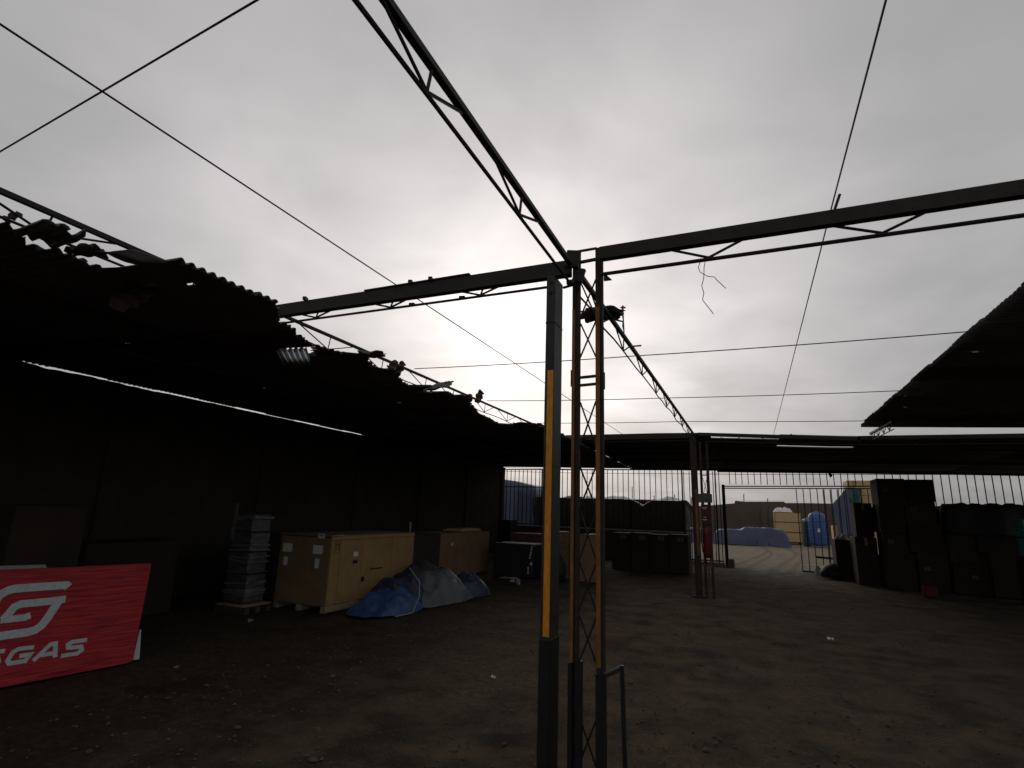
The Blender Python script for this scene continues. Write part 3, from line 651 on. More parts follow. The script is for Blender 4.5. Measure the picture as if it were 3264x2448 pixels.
MB().bar((-0.88, YF - 0.06, 2.665), (4.4, YF - 0.06, 2.735), 0.05, 0.035).build('top_rail', M['steel'], gate)
MB().bar((-0.78, YF - 0.06, 2.60), (4.4, YF - 0.06, 2.66), 0.05, 0.032).build('top_rail', M['steel'], gate)
leaf = thing('sliding_gate', 'barred gate leaf slid open to the right of the gateway', 'gate', (3.2, YF - 0.16, 0))
def lbar(x, cache=[]):
    if not cache:
        o = MB().box((0, 0, 1.32), (0.024, 0.024, 2.60)).build('bar', M['steel'], leaf); cache.append(o)
    else:
        o = cache[0].copy(); COL.objects.link(o); o.parent = leaf
        o.matrix_parent_inverse = Matrix.Translation(leaf.location).inverted()
    o.location = (x, YF - 0.17, 0)
x = 1.41
while x < 5.2: lbar(x); x += 0.2
for x in (2.17, 2.37, 2.57, 2.75): fbar(x + 0.03, 0.05, 2.6)
MB().bar((1.4, YF - 0.17, 0.03), (5.2, YF - 0.17, 0.03), 0.04, 0.045).build('bottom_rail', M['steel'], leaf)
MB().bar((1.82, YF - 0.21, 0.49), (2.30, YF - 0.21, 0.47), 0.05, 0.06).build('latch_bar', M['rust'], leaf)
t = tag(MB().tube([(2.42, YF - .05, 3.15), (2.46, YF - .05, 3.05), (2.44, YF - .05, 2.99)], [0.03, 0.06, 0.015]).build('rag', M['darktarp']), 'dark rag caught on the bars above the gateway', 'rag')

# ---------------------------------------------------------------- crates and cartons
def carton(name, label, cat, lo, hi, m, labels=(), group=None, tape=True, seams=(), bevel=0.008, frontcol=None, lm='label'):
    """axis-aligned carton; labels: (face, u, z, w, h) where face 'f' = front (-y), 'r' = right (+x)"""
    c = [(a + b_) / 2 for a, b_ in zip(lo, hi)]; d = [b_ - a for a, b_ in zip(lo, hi)]
    t = thing(name, label, cat, (c[0], c[1], lo[2]), group)
    MB().box(c, d).build('body', M[m], t, bevel=bevel)
    if tape:
        MB().box((c[0], c[1], hi[2] + 0.001), (0.06, d[1] - 0.02, 0.003)).build('tape', M['tape'], t)
        MB().box((c[0], lo[1] - 0.001, hi[2] - 0.11), (0.06, 0.003, 0.2)).build('tape', M['tape'], t)
    for f, u, z, w, h in labels:
        if f == 'f': b = MB().box((u, lo[1] - 0.0025, z), (w, 0.004, h))
        else: b = MB().box((hi[0] + 0.0025, u, z), (0.004, w, h))
        lb = b.build('shipping_label', M[lm], t)
        for q in range(3):
            hh = h * (0.30 - 0.27 * q)
            ib = MB().box((u, lo[1] - 0.0055, z + hh), (w * (0.7 - 0.15 * q), 0.002, h * 0.1)) if f == 'f' else MB().box((hi[0] + 0.0055, u, z + hh), (0.002, w * (0.7 - .15 * q), h * 0.1))
            ib.build('print_line', M['ink'], lb)
    return t

# the large crate with the lit side: panels on frame, standing on a pallet
X0 = -5.97
cr = thing('big_crate', 'big tan carton crate with arrow marks on a pallet beside the blue tarp', 'crate', (-6.5, 8.1, 0))
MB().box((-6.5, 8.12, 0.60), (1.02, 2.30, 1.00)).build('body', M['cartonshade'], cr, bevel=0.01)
ys = [6.97, 7.19, 7.73, 8.57, 9.05, 9.28]
for a, b_ in zip(ys, ys[1:]):
    MB().box((X0 - 0.006, (a + b_) / 2, 0.585), (0.016, b_ - a - 0.008, 0.95)).build('side_panel', M['carton'], cr, bevel=0.003)
MB().box((X0 - 0.006, 8.125, 1.092), (0.02, 2.31, 0.055)).build('top_edge', M['carton'], cr, bevel=0.003)
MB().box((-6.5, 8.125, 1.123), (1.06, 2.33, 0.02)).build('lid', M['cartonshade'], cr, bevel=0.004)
for xx in (-6.02, -6.5, -6.97): MB().box((xx, 8.12, 0.045), (0.09, 2.3, 0.09)).build('pallet_runner', M['wood'], cr, bevel=0.004)
for k in range(5):
    MB().box((-6.5, 7.05 + k * 0.54, 0.098), (1.07, 0.11, 0.018)).build('pallet_board', M['wood'], cr, bevel=0.002)
MB().box((X0 + 0.012, 7.35, 0.06), (0.016, 0.8, 0.09), 0, 0, 0).build('pallet_board', M['wood'], cr, bevel=0.003)
MB().box((X0 + 0.004, 7.57, 0.83), (0.004, 0.11, 0.07)).build('shipping_label', M['label'], cr)
MB().box((X0 + 0.004, 7.57, 0.71), (0.003, 0.12, 0.05)).build('print_line', M['ink'], cr)
MB().prism([(0.045 * math.cos(k * .524), 0.045 * math.sin(k * .524)) for k in range(12)], (X0 + 0.003, 7.80, 0.42), (0, 1, 0), (0, 0, 1), (1, 0, 0), 0, 0.003).build('hand_hole', M['ink'], cr)
MB().box((X0 + 0.004, 8.15, 0.565), (0.004, 0.34, 0.022)).build('hand_slot', M['ink'], cr)
# framed "this way up" arrows
MB().box((X0 + 0.0035, 7.105, 1.05), (0.003, 0.11, 0.006)).box((X0 + 0.0035, 7.105, 0.87), (0.003, 0.11, 0.006)).box((X0 + 0.0035, 7.052, 0.96), (0.003, 0.006, 0.18)).box((X0 + 0.0035, 7.158, 0.96), (0.003, 0.006, 0.18)).build('arrow_frame', M['ink'], cr)
for yy in (7.08, 7.13):
    MB().prism([(-.016, .10), (0, .14), (.016, .10), (.005, .10), (.005, .02), (-.005, .02), (-.005, .10)], (X0 + 0.003, yy, 0.885), (0, 1, 0), (0, 0, 1), (1, 0, 0), 0, 0.003).build('up_arrow', M['ink'], cr)
for (y0, z, w, h) in ((-6.22, 0.915, .19, .13), (-6.21, 0.71, .08, .14), (-6.84, 0.915, .19, .13), (-6.85, 0.71, .08, .13)):
    MB().box((y0, 6.962, z), (w, 0.004, h)).build('shipping_label', M['label'], cr)
MB().box((-6.17, 6.955, 1.12), (0.13, 0.004, 0.07)).build('shipping_label', M['label'], cr)
MB().box((-6.17, 6.952, 1.13), (0.09, 0.003, 0.015)).build('print_line', M['ink'], cr)
MB().box((-5.965, 7.12, 1.137), (0.06, 0.16, 0.005)).build('shipping_label', M['label'], cr)
MB().box((-5.965, 7.12, 1.141), (0.03, 0.10, 0.003)).build('print_line', M['ink'], cr)
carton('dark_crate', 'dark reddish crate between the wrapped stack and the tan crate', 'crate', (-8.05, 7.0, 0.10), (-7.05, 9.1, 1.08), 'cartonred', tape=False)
carton('brown_crate', 'brown crate with thin top board behind the tan crate and tarp', 'crate', (-7.2, 11.0, 0.06), (-6.42, 13.6, 1.05), 'cartonbrown', (('r', 11.6, 0.80, .10, .08),))
carton('dark_carton', 'dark narrow carton wedged behind the tan crate', 'carton', (-7.15, 9.45, 0.0), (-6.3, 10.85, 1.06), 'cartondark')
tag(MB().box((-6.8, 12.8, 1.085), (0.5, 1.25, 0.035), 0.08).box((-6.75, 12.75, 1.115), (0.42, 1.0, 0.025), 0.02).build('loose_board', M['ply'], bevel=0.003), 'loose pale boards lying on the brown crate', 'board')
tag(MB().tube([(-6.75, 10.3, 1.06), (-6.75, 10.3, 1.30)], 0.02).build('short_pipe', M['coping']), 'short pale pipe standing on the dark narrow carton', 'pipe')

# shrink-wrapped stack on a pallet
ws = thing('wrapped_stack', 'tall stack wrapped in grey plastic film on a wooden pallet', 'wrapped stack', (-7.1, 6.6, 0))
for k, (z0, z1, dx, m_) in enumerate([(0.14, 0.33, 0.0, 'film'), (0.335, 0.54, 0.012, 'film'), (0.545, 0.86, -0.01, 'film'), (0.865, 1.15, 0.006, 'film'), (1.155, 1.42, -0.01, 'film')]):
    MB().box((-7.14 + dx, 6.5, (z0 + z1) / 2), (0.44 - 0.012 * k, 0.36, z1 - z0), 0.02 * (k % 3)).build('wrapped_box', M[m_], ws, bevel=0.02)
fb = MB(); fr = random.Random(11)
for k in range(14):                                             # creased turns of film round the stack
    v0 = fr.uniform(0.18, 1.4); h0 = fr.uniform(0.004, 0.03); tl_ = fr.uniform(-0.09, 0.09)
    fb.box((-7.14 + fr.uniform(-.006, .006), 6.5, v0), (0.452 - 0.05 * (v0 / 9) + fr.uniform(0, .006), 0.372 + fr.uniform(0, .006), h0), fr.uniform(0, .03), fr.uniform(-.06, .06), tl_)
fb.build('film_creases', M['film2'], ws)
MB().box((-7.33, 6.31, 1.30), (0.05, 0.015, 0.55), 0, 0, 0.03).build('film_tail', M['film2'], ws)
for yy in (6.30, 6.5, 6.7): MB().box((-7.12, yy, 0.05), (0.62, 0.08, 0.09)).build('pallet_runner', M['darkwood'], ws)
for k in range(5): MB().box((-7.36 + k * 0.12, 6.5, 0.115), (0.09, 0.52, 0.02)).build('pallet_board', M['wood'], ws)
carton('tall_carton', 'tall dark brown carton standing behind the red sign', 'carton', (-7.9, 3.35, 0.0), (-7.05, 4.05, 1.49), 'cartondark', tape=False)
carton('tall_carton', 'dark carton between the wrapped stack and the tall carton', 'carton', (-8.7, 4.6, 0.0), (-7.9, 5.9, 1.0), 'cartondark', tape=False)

# near the far left: black wrapped bales with white lettering, dark cabinet
bb = thing('black_bale', 'black wrapped bale with a vertical white label strip', 'bale', (-5.5, 13.4, 0))
MB().box((-5.48, 13.4, 0.41), (1.06, 0.8, 0.80)).build('body', M['darktarp'], bb, bevel=0.03)
for k, z in enumerate((0.75, 0.69, 0.62, 0.56, 0.50)): MB().box((-4.975 - 0.012 * k, 12.995, z), (0.03, 0.004, 0.045)).build('letter_mark', M['label'], bb)
MB().box((-4.985, 12.995, 0.36), (0.05, 0.004, 0.07)).build('letter_mark', M['label'], bb)
for z in (0.26, 0.2, 0.14): MB().box((-5.06, 12.995, z), (0.03, 0.004, 0.045)).build('letter_mark', M['label'], bb)
carton('steel_cabinet', 'narrow dark cabinet against the low wall beside the shed wall', 'cabinet', (-8.55, 18.8, 0.0), (-8.05, 19.4, 1.28), 'black', tape=False)
carton('brown_carton', 'wide brown carton below the low wall behind the black bale', 'carton', (-7.7, 18.0, 0.0), (-5.9, 18.9, 0.86), 'cartonbrown')
carton('brown_carton', 'brown carton visible between the striped post and the lattice column', 'carton', (-4.7, 13.7, 0.0), (-4.28, 14.3, 1.12), 'cartonbrown')
carton('tan_carton', 'upright brown carton seen between the lattice legs', 'carton', (-3.9, 13.4, 0.0), (-3.42, 14.0, 1.10), 'cartonbrown')
bc = thing('black_bag', 'full black bag at the foot of the brown carton behind the posts', 'bag', (-4.4, 13.1, 0))
MB().lathe([(0.05, 0.0), (0.24, 0.02), (0.28, 0.2), (0.25, 0.45), (0.16, 0.62), (0.05, 0.68), (0.04, 0.74)], (-4.42, 13.1, 0), 14).build('body', M['darktarp'], bc, smooth=True)
for k in range(4):
    x0 = -3.92 + k * 0.555
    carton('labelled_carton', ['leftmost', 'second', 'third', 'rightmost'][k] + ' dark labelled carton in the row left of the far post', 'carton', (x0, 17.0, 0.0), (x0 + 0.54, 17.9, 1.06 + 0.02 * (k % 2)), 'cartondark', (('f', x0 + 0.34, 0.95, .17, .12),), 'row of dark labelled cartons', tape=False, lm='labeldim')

# ---------------------------------------------------------------- draped tarpaulins
def tarp(name, label, cat, c, L_, W_, H, rz, m, seed, nu=120, nv=84, fold=0.10, power=2.6, prof=None, group=None, fscale=1.0, flat=0.0):
    vs = []
    mt = Matrix.Translation(c) @ Matrix.Rotation(rz, 4, 'Z')
    for i in range(nu + 1):
        u = 2 * i / nu - 1
        for j in range(nv + 1):
            v = 2 * j / nv - 1
            ed = (abs(u) ** power + abs(v) ** power) ** (1 / power)
            base = max(0.0, 1 - ed ** 2.2) ** 0.62
            if flat: base = min(1.0, max(0.0, 1 - ed) * flat); base = base * (2 - base)
            pu = prof(u, v) if prof else 1.0
            x, y = u * L_ / 2, v * W_ / 2
            qx, qy = x * fscale, y * fscale
            big = noise.noise((qx * 1.4 + seed, qy * 1.8, seed * 0.7))
            w1 = noise.noise((qx * 1.1, qy * 1.1 + seed, 2.1)); w3 = noise.noise((qx * 8, qy * 8, seed))
            cr_ = 0.0
            for kk, (an, fq, am) in enumerate(((0.35, 1.5, .5), (1.25, 1.9, .42), (2.2, 2.6, .30), (2.9, 3.7, .2), (0.8, 5.1, .12))):
                an += seed * 0.37
                tt = (qx * math.cos(an) + qy * math.sin(an)) * fq + seed * (kk + 1) * 0.31 + 0.55 * noise.noise((qx * 0.9 + kk, qy * 0.9, seed + kk))
                cr_ += am * (abs((tt % 1.0) * 2 - 1) - 0.5)
            f = fold * (0.55 * big + 0.62 * cr_ + 0.07 * w3)
            z = H * base * pu + f * min(1, base * 1.5) * (0.4 + 0.6 * pu)
            wob = 1 + 0.16 * noise.noise((u * 2.2 + seed, v * 2.2, 4)) * min(1, ed)
            z = max(z, 0.012 + 0.02 * max(0, noise.noise((x * 5, y * 5, seed + 3))))
            vs.append(mt @ Vector((x * wob, y * wob, z)))
    n = nv + 1
    b = MB(); b.v = [tuple(p) for p in vs]
    b.f = [(i*n+j, (i+1)*n+j, (i+1)*n+j+1, i*n+j+1) for i in range(nu) for j in range(nv)
           if (abs(2*(i+.5)/nu-1) ** power + abs(2*(j+.5)/nv-1) ** power) ** (1/power) < 1.02 + 0.05 * noise.noise((i*.3, j*.3, seed))]
    o = b.build(name, M[m], smooth=True)
    return tag(o, label, cat, group)
tarp('blue_tarp', 'crumpled bright blue tarp lying at the foot of the tan crate', 'tarp', (-5.34, 7.62, 0), 1.2, 0.78, 0.36, R(80), 'bluetarp', 2.3, fold=0.20, prof=lambda u, v: interp(u, [(-1, .3), (-.5, .75), (0, 1.0), (.5, 1.15), (1, .9)]), fscale=1.25)
tarp('dark_tarp', 'navy blue tarp bunched between the bright blue and the grey tarp', 'tarp', (-5.46, 8.1, 0.0), 1.1, 0.85, 0.52, R(84), 'darkblue', 5.5, fold=0.19, fscale=1.25)
tarp('grey_tarp', 'grey silver tarp over the long heap behind the blue tarps', 'tarp', (-5.25, 8.9, 0), 1.75, 0.95, 0.48, R(80), 'greytarp', 8.1, fold=0.18, prof=lambda u, v: interp(u, [(-1, .9), (-.4, 1.05), (.2, 1.0), (.7, .95), (1, .7)]), fscale=1.15)
tarp('dark_tarp', 'black tarp crumpled along the back of the grey heap', 'tarp', (-5.60, 9.0, 0.0), 1.9, 0.7, 0.58, R(86), 'darktarp', 9.5, fold=0.17, fscale=1.25)
tarp('dark_tarp', 'dark end of the heap trailing off beyond the grey tarp', 'tarp', (-5.12, 9.85, 0.0), 1.0, 0.75, 0.36, R(70), 'darkblue', 3.1, fold=0.15, fscale=1.3)
tag(MB().tube([(-4.93, 7.3, 0.02), (-4.9, 7.7, 0.015), (-4.98, 8.0, 0.2), (-5.05, 8.1, 0.42), (-5.3, 8.15, 0.62)], 0.008).build('rope', M['coping']), 'pale rope trailing over the front of the tarp heap', 'rope')

# ---------------------------------------------------------------- the red sign board leaning at the left
P0 = Vector((-5.76, 3.994, 0.0)); U = Vector((-0.165, -0.986, 0)); NN = Vector((0.986, -0.165, 0))
WW = (Vector((0, 0, 1)) - 0.04 * NN).normalized(); ON = U.cross(WW); ON = ON if ON.x > 0 else -ON
sg = thing('sign_board', 'large red sign board with pale spiral emblem and lettering leaning at left', 'sign board', tuple(P0))
MB().prism([(-.035, .93), (-.03, .945), (0.9, .953), (1.5, .957), (2.15, .95), (2.15, 0.0), (1.0, 0.0), (0.03, 0.004), (0.0, 0.02)], P0, U, WW, ON, -0.02, 0.0).build('panel', M['red'], sg, bevel=0.002)
def stroke(pts, w):
    a = []; b_ = []
    for i, p in enumerate(pts):
        p = Vector(p); d0 = (p - Vector(pts[i-1])).normalized() if i else None; d1 = (Vector(pts[i+1]) - p).normalized() if i < len(pts) - 1 else None
        d = (d0 + d1).normalized() if d0 and d1 else (d0 or d1)
        nrm = Vector((-d.y, d.x)); sc = 1 / max(0.5, nrm.dot(Vector((-(d0 or d).y, (d0 or d).x))))
        a.append(p + nrm * w / 2 * sc); b_.append(p - nrm * w / 2 * sc)
    return a, b_
def ribbon(pts, w, name, t0=0.001, t1=0.003):
    a, b_ = stroke(pts, w); n = len(a); b = MB()
    P = lambda q, tt: P0 + U * q.x + WW * q.y + ON * tt
    vs = [P(q, tt) for tt in (t0, t1) for q in a + b_]
    fs = []
    for i in range(n - 1):
        fs += [(2*n+i, 2*n+i+1, 3*n+i+1, 3*n+i), (i, n+i, n+i+1, i+1), (i, i+1, 2*n+i+1, 2*n+i), (n+i, 3*n+i, 3*n+i+1, n+i+1)]
    b.add(vs, fs); return b.build(name, M['signwhite'], sg)
ribbon([(.66, .772), (.68, .792), (.90, .795), (1.05, .795), (1.10, .785), (1.15, .75), (1.29, .48), (1.29, .44), (1.26, .42), (1.2, .415), (1.05, .418), (.90, .42), (.85, .43), (.81, .46), (.775, .52), (.72, .648)], .068, 'emblem_stroke')
ribbon([(.665, .667), (.80, .662), (.99, .662), (1.03, .645), (1.05, .61), (1.09, .545)], .062, 'emblem_stroke', 0.0012, 0.0032)
ribbon([(1.105, .546), (.94, .546), (.905, .56)], .055, 'emblem_stroke', 0.0014, 0.0034)
# slanted block lettering, six letters of strokes
def letter(ch, s0, z0, w, h, tk=.034):
    sl = .32
    def pt(a, b_): return (s0 - a * w - (b_ * h) * sl * 0.6, z0 + b_ * h)
    SH = {'G': [[(1, .86), (.35, .9), (.14, .75), (.08, .28), (.2, .1), (.85, .1), (.95, .45), (.5, .45)]],
          'A': [[(0, .05), (.5, .93), (.72, .93), (.95, .05)], [(.25, .33), (.85, .33)]],
          'S': [[(1, .88), (.3, .9), (.12, .78), (.2, .55), (.82, .5), (.92, .28), (.78, .1), (0, .1)]]}
    for k, path in enumerate(SH[ch]): ribbon([pt(*q) for q in path], tk, 'letter', 0.001 + 0.0003 * k, 0.003 + 0.0003 * k)
for i, ch in enumerate('GASGAS'):
    letter(ch, 1.62 - i * 0.2 + 0.0, 0.182 - 0.004 * i + 0.0, 0.165, 0.135)
MB().prism([(-.012, .02), (-.03, .30), (-.045, .30), (-.07, .02)], P0, U, WW, ON, -0.03, -0.022).build('torn_backing', M['white'], sg)
MB().prism([(.85, .955), (1.5, .965), (1.5, 1.0), (.87, .985)], P0, U, WW, ON, -0.012, -0.004).build('backing_strip', M['coping'], sg)

# ---------------------------------------------------------------- right side of the far shed
STK = [(3.06, 3.72, 17.12, 18.1, 0.0, 0.78, 'cartondark', 'broad bottom carton at the left of the tall dark stack'), (3.74, 4.36, 17.05, 18.1, 0.0, 0.92, 'cartonred', 'reddish bottom carton at the right of the tall dark stack'),
       (3.10, 3.62, 17.18, 18.0, 0.782, 1.36, 'cartonred', 'second carton up at the left of the tall dark stack'), (3.64, 4.33, 17.12, 18.1, 0.922, 1.62, 'cartondark', 'second carton up at the right of the tall dark stack'),
       (3.05, 3.60, 17.1, 18.0, 1.362, 2.02, 'cartondark', 'third carton up at the left of the tall dark stack'), (3.63, 4.30, 17.2, 18.1, 1.622, 2.16, 'cartonbrowndark', 'third carton up at the right of the tall dark stack'),
       (3.08, 3.70, 17.14, 18.0, 2.022, 2.74, 'cartonbrowndark', 'topmost carton at the left of the tall dark stack'), (3.72, 4.29, 17.1, 18.1, 2.162, 2.72, 'cartondark', 'topmost carton at the right of the tall dark stack')]
for a, b_, c_, d_, e_, f_, mm, lab in STK:
    carton('stacked_carton', lab, 'carton', (a, c_, e_), (b_, d_, f_), mm, (('f', a + (b_ - a) * .3, (e_ + f_) / 2 + .08, .13, .10),) if mm != 'cartondark' else (), 'cartons in the tall dark stack', tape=False, lm='labeldim')
WID = [(4.42, 5.12, 17.0, 18.2, 0.0, 0.72, 'cartonred', 'wide reddish carton low in the right pile'), (5.15, 5.7, 16.9, 18.2, 0.0, 0.98, 'cartonbrowndark', 'brown carton standing low in the right pile'), (5.72, 6.3, 17.05, 18.2, 0.0, 0.80, 'cartondark', 'dark carton at the low right end of the right pile'),
       (4.44, 4.98, 17.1, 18.2, 0.722, 1.42, 'cartonbrowndark', 'second layer brown carton next to the tall stack'), (5.0, 5.68, 17.05, 18.2, 0.982, 1.60, 'cartondark', 'second layer dark carton mid right pile'), (5.7, 6.26, 17.15, 18.2, 0.802, 1.50, 'cartonred', 'second layer reddish carton at the right end')]
for a, b_, c_, d_, e_, f_, mm, lab in WID:
    carton('piled_carton', lab, 'carton', (a, c_, e_), (b_, d_, f_), mm, (('f', a + (b_ - a) * .6, (e_ + f_) / 2 + .05, .12, .09),) if mm == 'cartonred' else (), 'cartons in the wide right pile', tape=False, lm='labeldim')
tarp('dark_tarp', 'sagging black tarp thrown over the top of the wide right pile', 'tarp', (5.36, 17.72, 1.40), 1.96, 1.5, 0.70, 0, 'darktarp', 12.2, fold=0.16, power=6, nu=64, nv=64, flat=6, fscale=1.3)
carton('dark_carton', 'low dark carton by the open gate leaf at right', 'carton', (2.18, 18.75, 0.0), (3.02, 19.6, 1.10), 'cartondark')
carton('reddish_carton', 'reddish brown carton behind the low dark carton', 'carton', (2.52, 17.6, 0.0), (3.02, 18.6, 1.22), 'cartonred')
carton('dark_carton', 'dark upper carton leaning over the reddish one beside the tall stack', 'carton', (2.62, 17.9, 1.225), (3.04, 18.6, 2.12), 'cartonred')
for i, (x, y, z, s) in enumerate(((2.42, 18.9, 1.10, .9), (2.28, 18.85, 1.10, .7))):
    bt = MB(); bt.lathe([(0.02, 0.0), (0.10 * s, 0.01), (0.12 * s, 0.06 * s), (0.05 * s, 0.13 * s), (0.02, 0.2 * s)], (0, 0, 0), 10)
    o = bt.build('plastic_bag', M['white'], smooth=True); o.location = (x, y, z); o.rotation_euler = (0.0, 0.0, i)
    tag(o, ['larger crumpled white bag on the low dark carton', 'smaller crumpled white bag on the low dark carton'][i], 'bag', 'white bags on the low carton')
bc = tag(MB().lathe([(0.1, 0.0), (0.32, 0.02), (0.36, 0.16), (0.26, 0.32), (0.1, 0.40), (0.03, 0.42)], (2.1, 19.0, 0), 14).build('black_sack', M['darktarp'], smooth=True), 'slumped black sack at the foot of the low dark carton', 'sack')
tag(MB().prism([(-.13, 0), (.1, 0), (.06, .2), (-.02, .33), (-.07, .3)], (1.75, 19.2, 0), (1, 0, 0), (0, .3, 1), (0, 1, 0), -0.03, 0.03).build('white_sack', M['white'], bevel=0.01), 'folded white sack propped against the black sack', 'sack')
bk = thing('red_can', 'dark red fuel can standing on the dirt at right', 'can', (3.65, 15.9, 0))
MB().box((3.65, 15.9, 0.125), (0.26, 0.17, 0.25)).build('body', M['darkred'], bk, bevel=0.03)
MB().tube([(3.56, 15.9, 0.25), (3.58, 15.9, 0.31), (3.68, 15.9, 0.31), (3.70, 15.9, 0.25)], 0.014).build('handle', M['darkred'], bk)
MB().lathe([(0.025, 0.24), (0.025, 0.30), (0.015, 0.31)], (3.75, 15.9, 0), 10).build('cap', M['black'], bk)
tag(MB().bar((5.15, 18.2, 0.03), (5.9, 17.0, 0.05), 0.12, 0.03).build('pale_plank', M['coping'], bevel=0.003), 'pale plank lying on the ground before the black tarp', 'plank')
tc2 = None
for k in range(4):
    t = thing('plastic_crate', ['bottom', 'second', 'third', 'top'][k] + ' teal plastic crate in the stack at the right edge', 'crate', (5.75, 16.0, 0.98 + k * 0.2), 'stacked teal crates')
    z = 0.98 + k * 0.2
    MB().box((5.78, 16.0, z + 0.1), (0.6, 0.4, 0.16)).build('body', M['teal'], t, bevel=0.01)
    MB().box((5.78, 16.0, z + 0.185), (0.63, 0.43, 0.025)).build('rim', M['teal'], t, bevel=0.004)
    for q in range(3): MB().box((5.6 + q * .18, 15.795, z + 0.1), (0.12, 0.006, 0.05)).build('slot', M['black'], t)
carton('support_carton', 'dark carton under the stack of teal crates', 'carton', (5.42, 15.7, 0.0), (6.2, 16.3, 0.978), 'cartondark')

# ---------------------------------------------------------------- goods outside the fence, left of the gate
for k in range(3):
    x0 = -8.45 + k * 2.08
    carton('covered_goods', ['left', 'middle', 'right'][k] + ' block of dark stacked goods outside the barred fence', 'goods', (x0, 22.0, 0.0), (x0 + 2.02, 23.6, 2.20 - 0.01 * k), 'cartondark', tape=False, group='dark goods outside the fence')
def flap(label, pts, m='white', th=0.03, name='plastic_sheet'):
    """crumpled sheet lying along the top edge of the goods; pts: (x, height) outline top"""
    b = MB(); n = len(pts); vs = []; cols = 6
    xs = [p[0] for p in pts]; N_ = 40
    for i in range(N_ + 1):
        x = lerp(xs[0], xs[-1], i / N_); h = interp(x, pts)
        for j in range(cols + 1):
            q = j / cols
            z = 2.2 + (h - 2.2) * math.sin(math.pi * min(1, q * 1.2)) + 0.03 * noise.noise((x * 4, q * 5, 2)) + 0.012
            if q == 0: z = min(2.2, h) - 0.05 * abs(noise.noise((x * 3, 0, 8)))
            vs.append((x, 21.965 + q * 0.8, max(z, 2.207) if q > 0.1 else z))
    w = cols + 1
    b.v = vs; b.f = [(i*w+j, (i+1)*w+j, (i+1)*w+j+1, i*w+j+1) for i in range(N_) for j in range(cols)]
    return tag(b.build(name, M[m], smooth=True), label, 'plastic sheet', 'plastic sheets over the goods')
flap('pale plastic sheet draped on the goods behind the lattice column', [(-6.3, 2.22), (-6.1, 2.30), (-5.7, 2.24), (-5.4, 2.27), (-5.0, 2.32), (-4.6, 2.30), (-4.25, 2.2), (-4.0, 2.05), (-3.85, 1.95), (-3.7, 2.05), (-3.45, 2.22)])
flap('pale plastic sheet hanging off the right end of the goods', [(-3.3, 2.22), (-2.98, 2.34), (-2.75, 2.33), (-2.6, 2.27), (-2.42, 2.2)])
flap('dark plastic scraps along the middle top of the goods', [(-7.2, 2.21), (-6.9, 2.28), (-6.7, 2.23), (-6.4, 2.25)], 'greytarp')
t = tag(MB().prism([(-2.42, 2.22), (-2.05, 1.78), (-1.93, 1.62), (-2.0, 1.95), (-2.2, 2.2)], (0, 22.0, 0), (1, 0, 0), (0, 0, 1), (0, 1, 0), 0.0, 0.02).build('hanging_flap', M['greytarp']), 'torn grey flap hanging down beside the far post', 'flap')
t = tag(MB().prism([(-2.36, 1.95), (-2.22, 1.95), (-2.12, 1.36), (-2.30, 1.36)], (0, 22.3, 0), (1, 0, 0), (0, 0, 1), (0, 1, 0), 0.0, 0.05).build('pale_board', M['coping']), 'pale board upright between goods and hanging flap', 'board')
# tall blue tarp at the fence's left end
def drape(name, label, outline_top, y0, y1, m, seed, group=None, zb=0.0):
    b = MB(); N_ = 30; K = 14; vs = []
    xs = [p[0] for p in outline_top]
    for i in range(N_ + 1):
        x = lerp(xs[0], xs[-1], i / N_); h = interp(x, outline_top)
        for j in range(K + 1):
            q = j / K
            if q < 0.6: z = lerp(zb, h, q / 0.6); yy = y0 + 0.12 * (q / 0.6) + 0.09 * (1 - abs(noise.noise((x * 2.2 + 0.25 * z, z * 0.35, seed))) * 2)
            else: z = h + 0.03 * noise.noise((x * 2, q * 3, seed)); yy = lerp(y0 + 0.15, y1, (q - 0.6) / 0.4)
            vs.append((x, yy, z))
    w = K + 1; b.v = vs
    b.f = [(i*w+j, (i+1)*w+j, (i+1)*w+j+1, i*w+j+1) for i in range(N_) for j in range(K)]
    # end caps
    for i in (0, N_): b.f.append(tuple(i*w+j for j in range(w)) + ())
    return tag(b.build(name, M[m], smooth=True), label, 'tarp', group)
drape('blue_tarp', 'tall blue tarp hung over goods at the left end of the fence', [(-10.4, 2.95), (-9.7, 2.90), (-9.2, 2.83), (-8.62, 2.72), (-8.4, 2.62), (-8.3, 2.3)], 21.85, 23.6, 'navytarp', 3.7)

# ---------------------------------------------------------------- beyond the gate
t = thing('yard_wall', 'brown adobe wall closing the outer yard', 'wall', (0, 46.2, 0))
MB().prism([(-40, 0), (40, 0), (40, 2.85), (5.2, 2.86), (3.9, 2.86), (2.4, 2.83), (2.3, 2.93), (-0.4, 2.86), (-1.05, 2.92), (-1.12, 2.72), (-3.5, 2.45), (-9, 2.5), (-40, 2.5)], (0, 46.2, 0), (1, 0, 0), (0, 0, 1), (0, 1, 0), 0.0, 0.3).build('wall_face', M['brown'], t)
for xx in (-14, -7, -2.2, 0.9, 7, 14): MB().box((xx, 46.15, 1.2), (0.4, 0.14, 2.38)).build('pilaster', M['brown'], t)
for i, (xx, z) in enumerate(((-0.45, 3.45), (1.2, 3.15), (-7.2, 3.2), (-5.6, 3.3), (-4.3, 3.1))):
    tag(MB().tube([(xx, 46.35, 2.4), (xx + 0.03, 46.35, z)], 0.035).build('rebar_stub', M['rust']), 'thin rebar stub standing up from the outer yard wall, ' + ['tallest, seen through the gateway', 'short one right of the tallest', 'first from left', 'second from left', 'third from left'][i], 'rebar', 'rebar stubs on the outer wall')
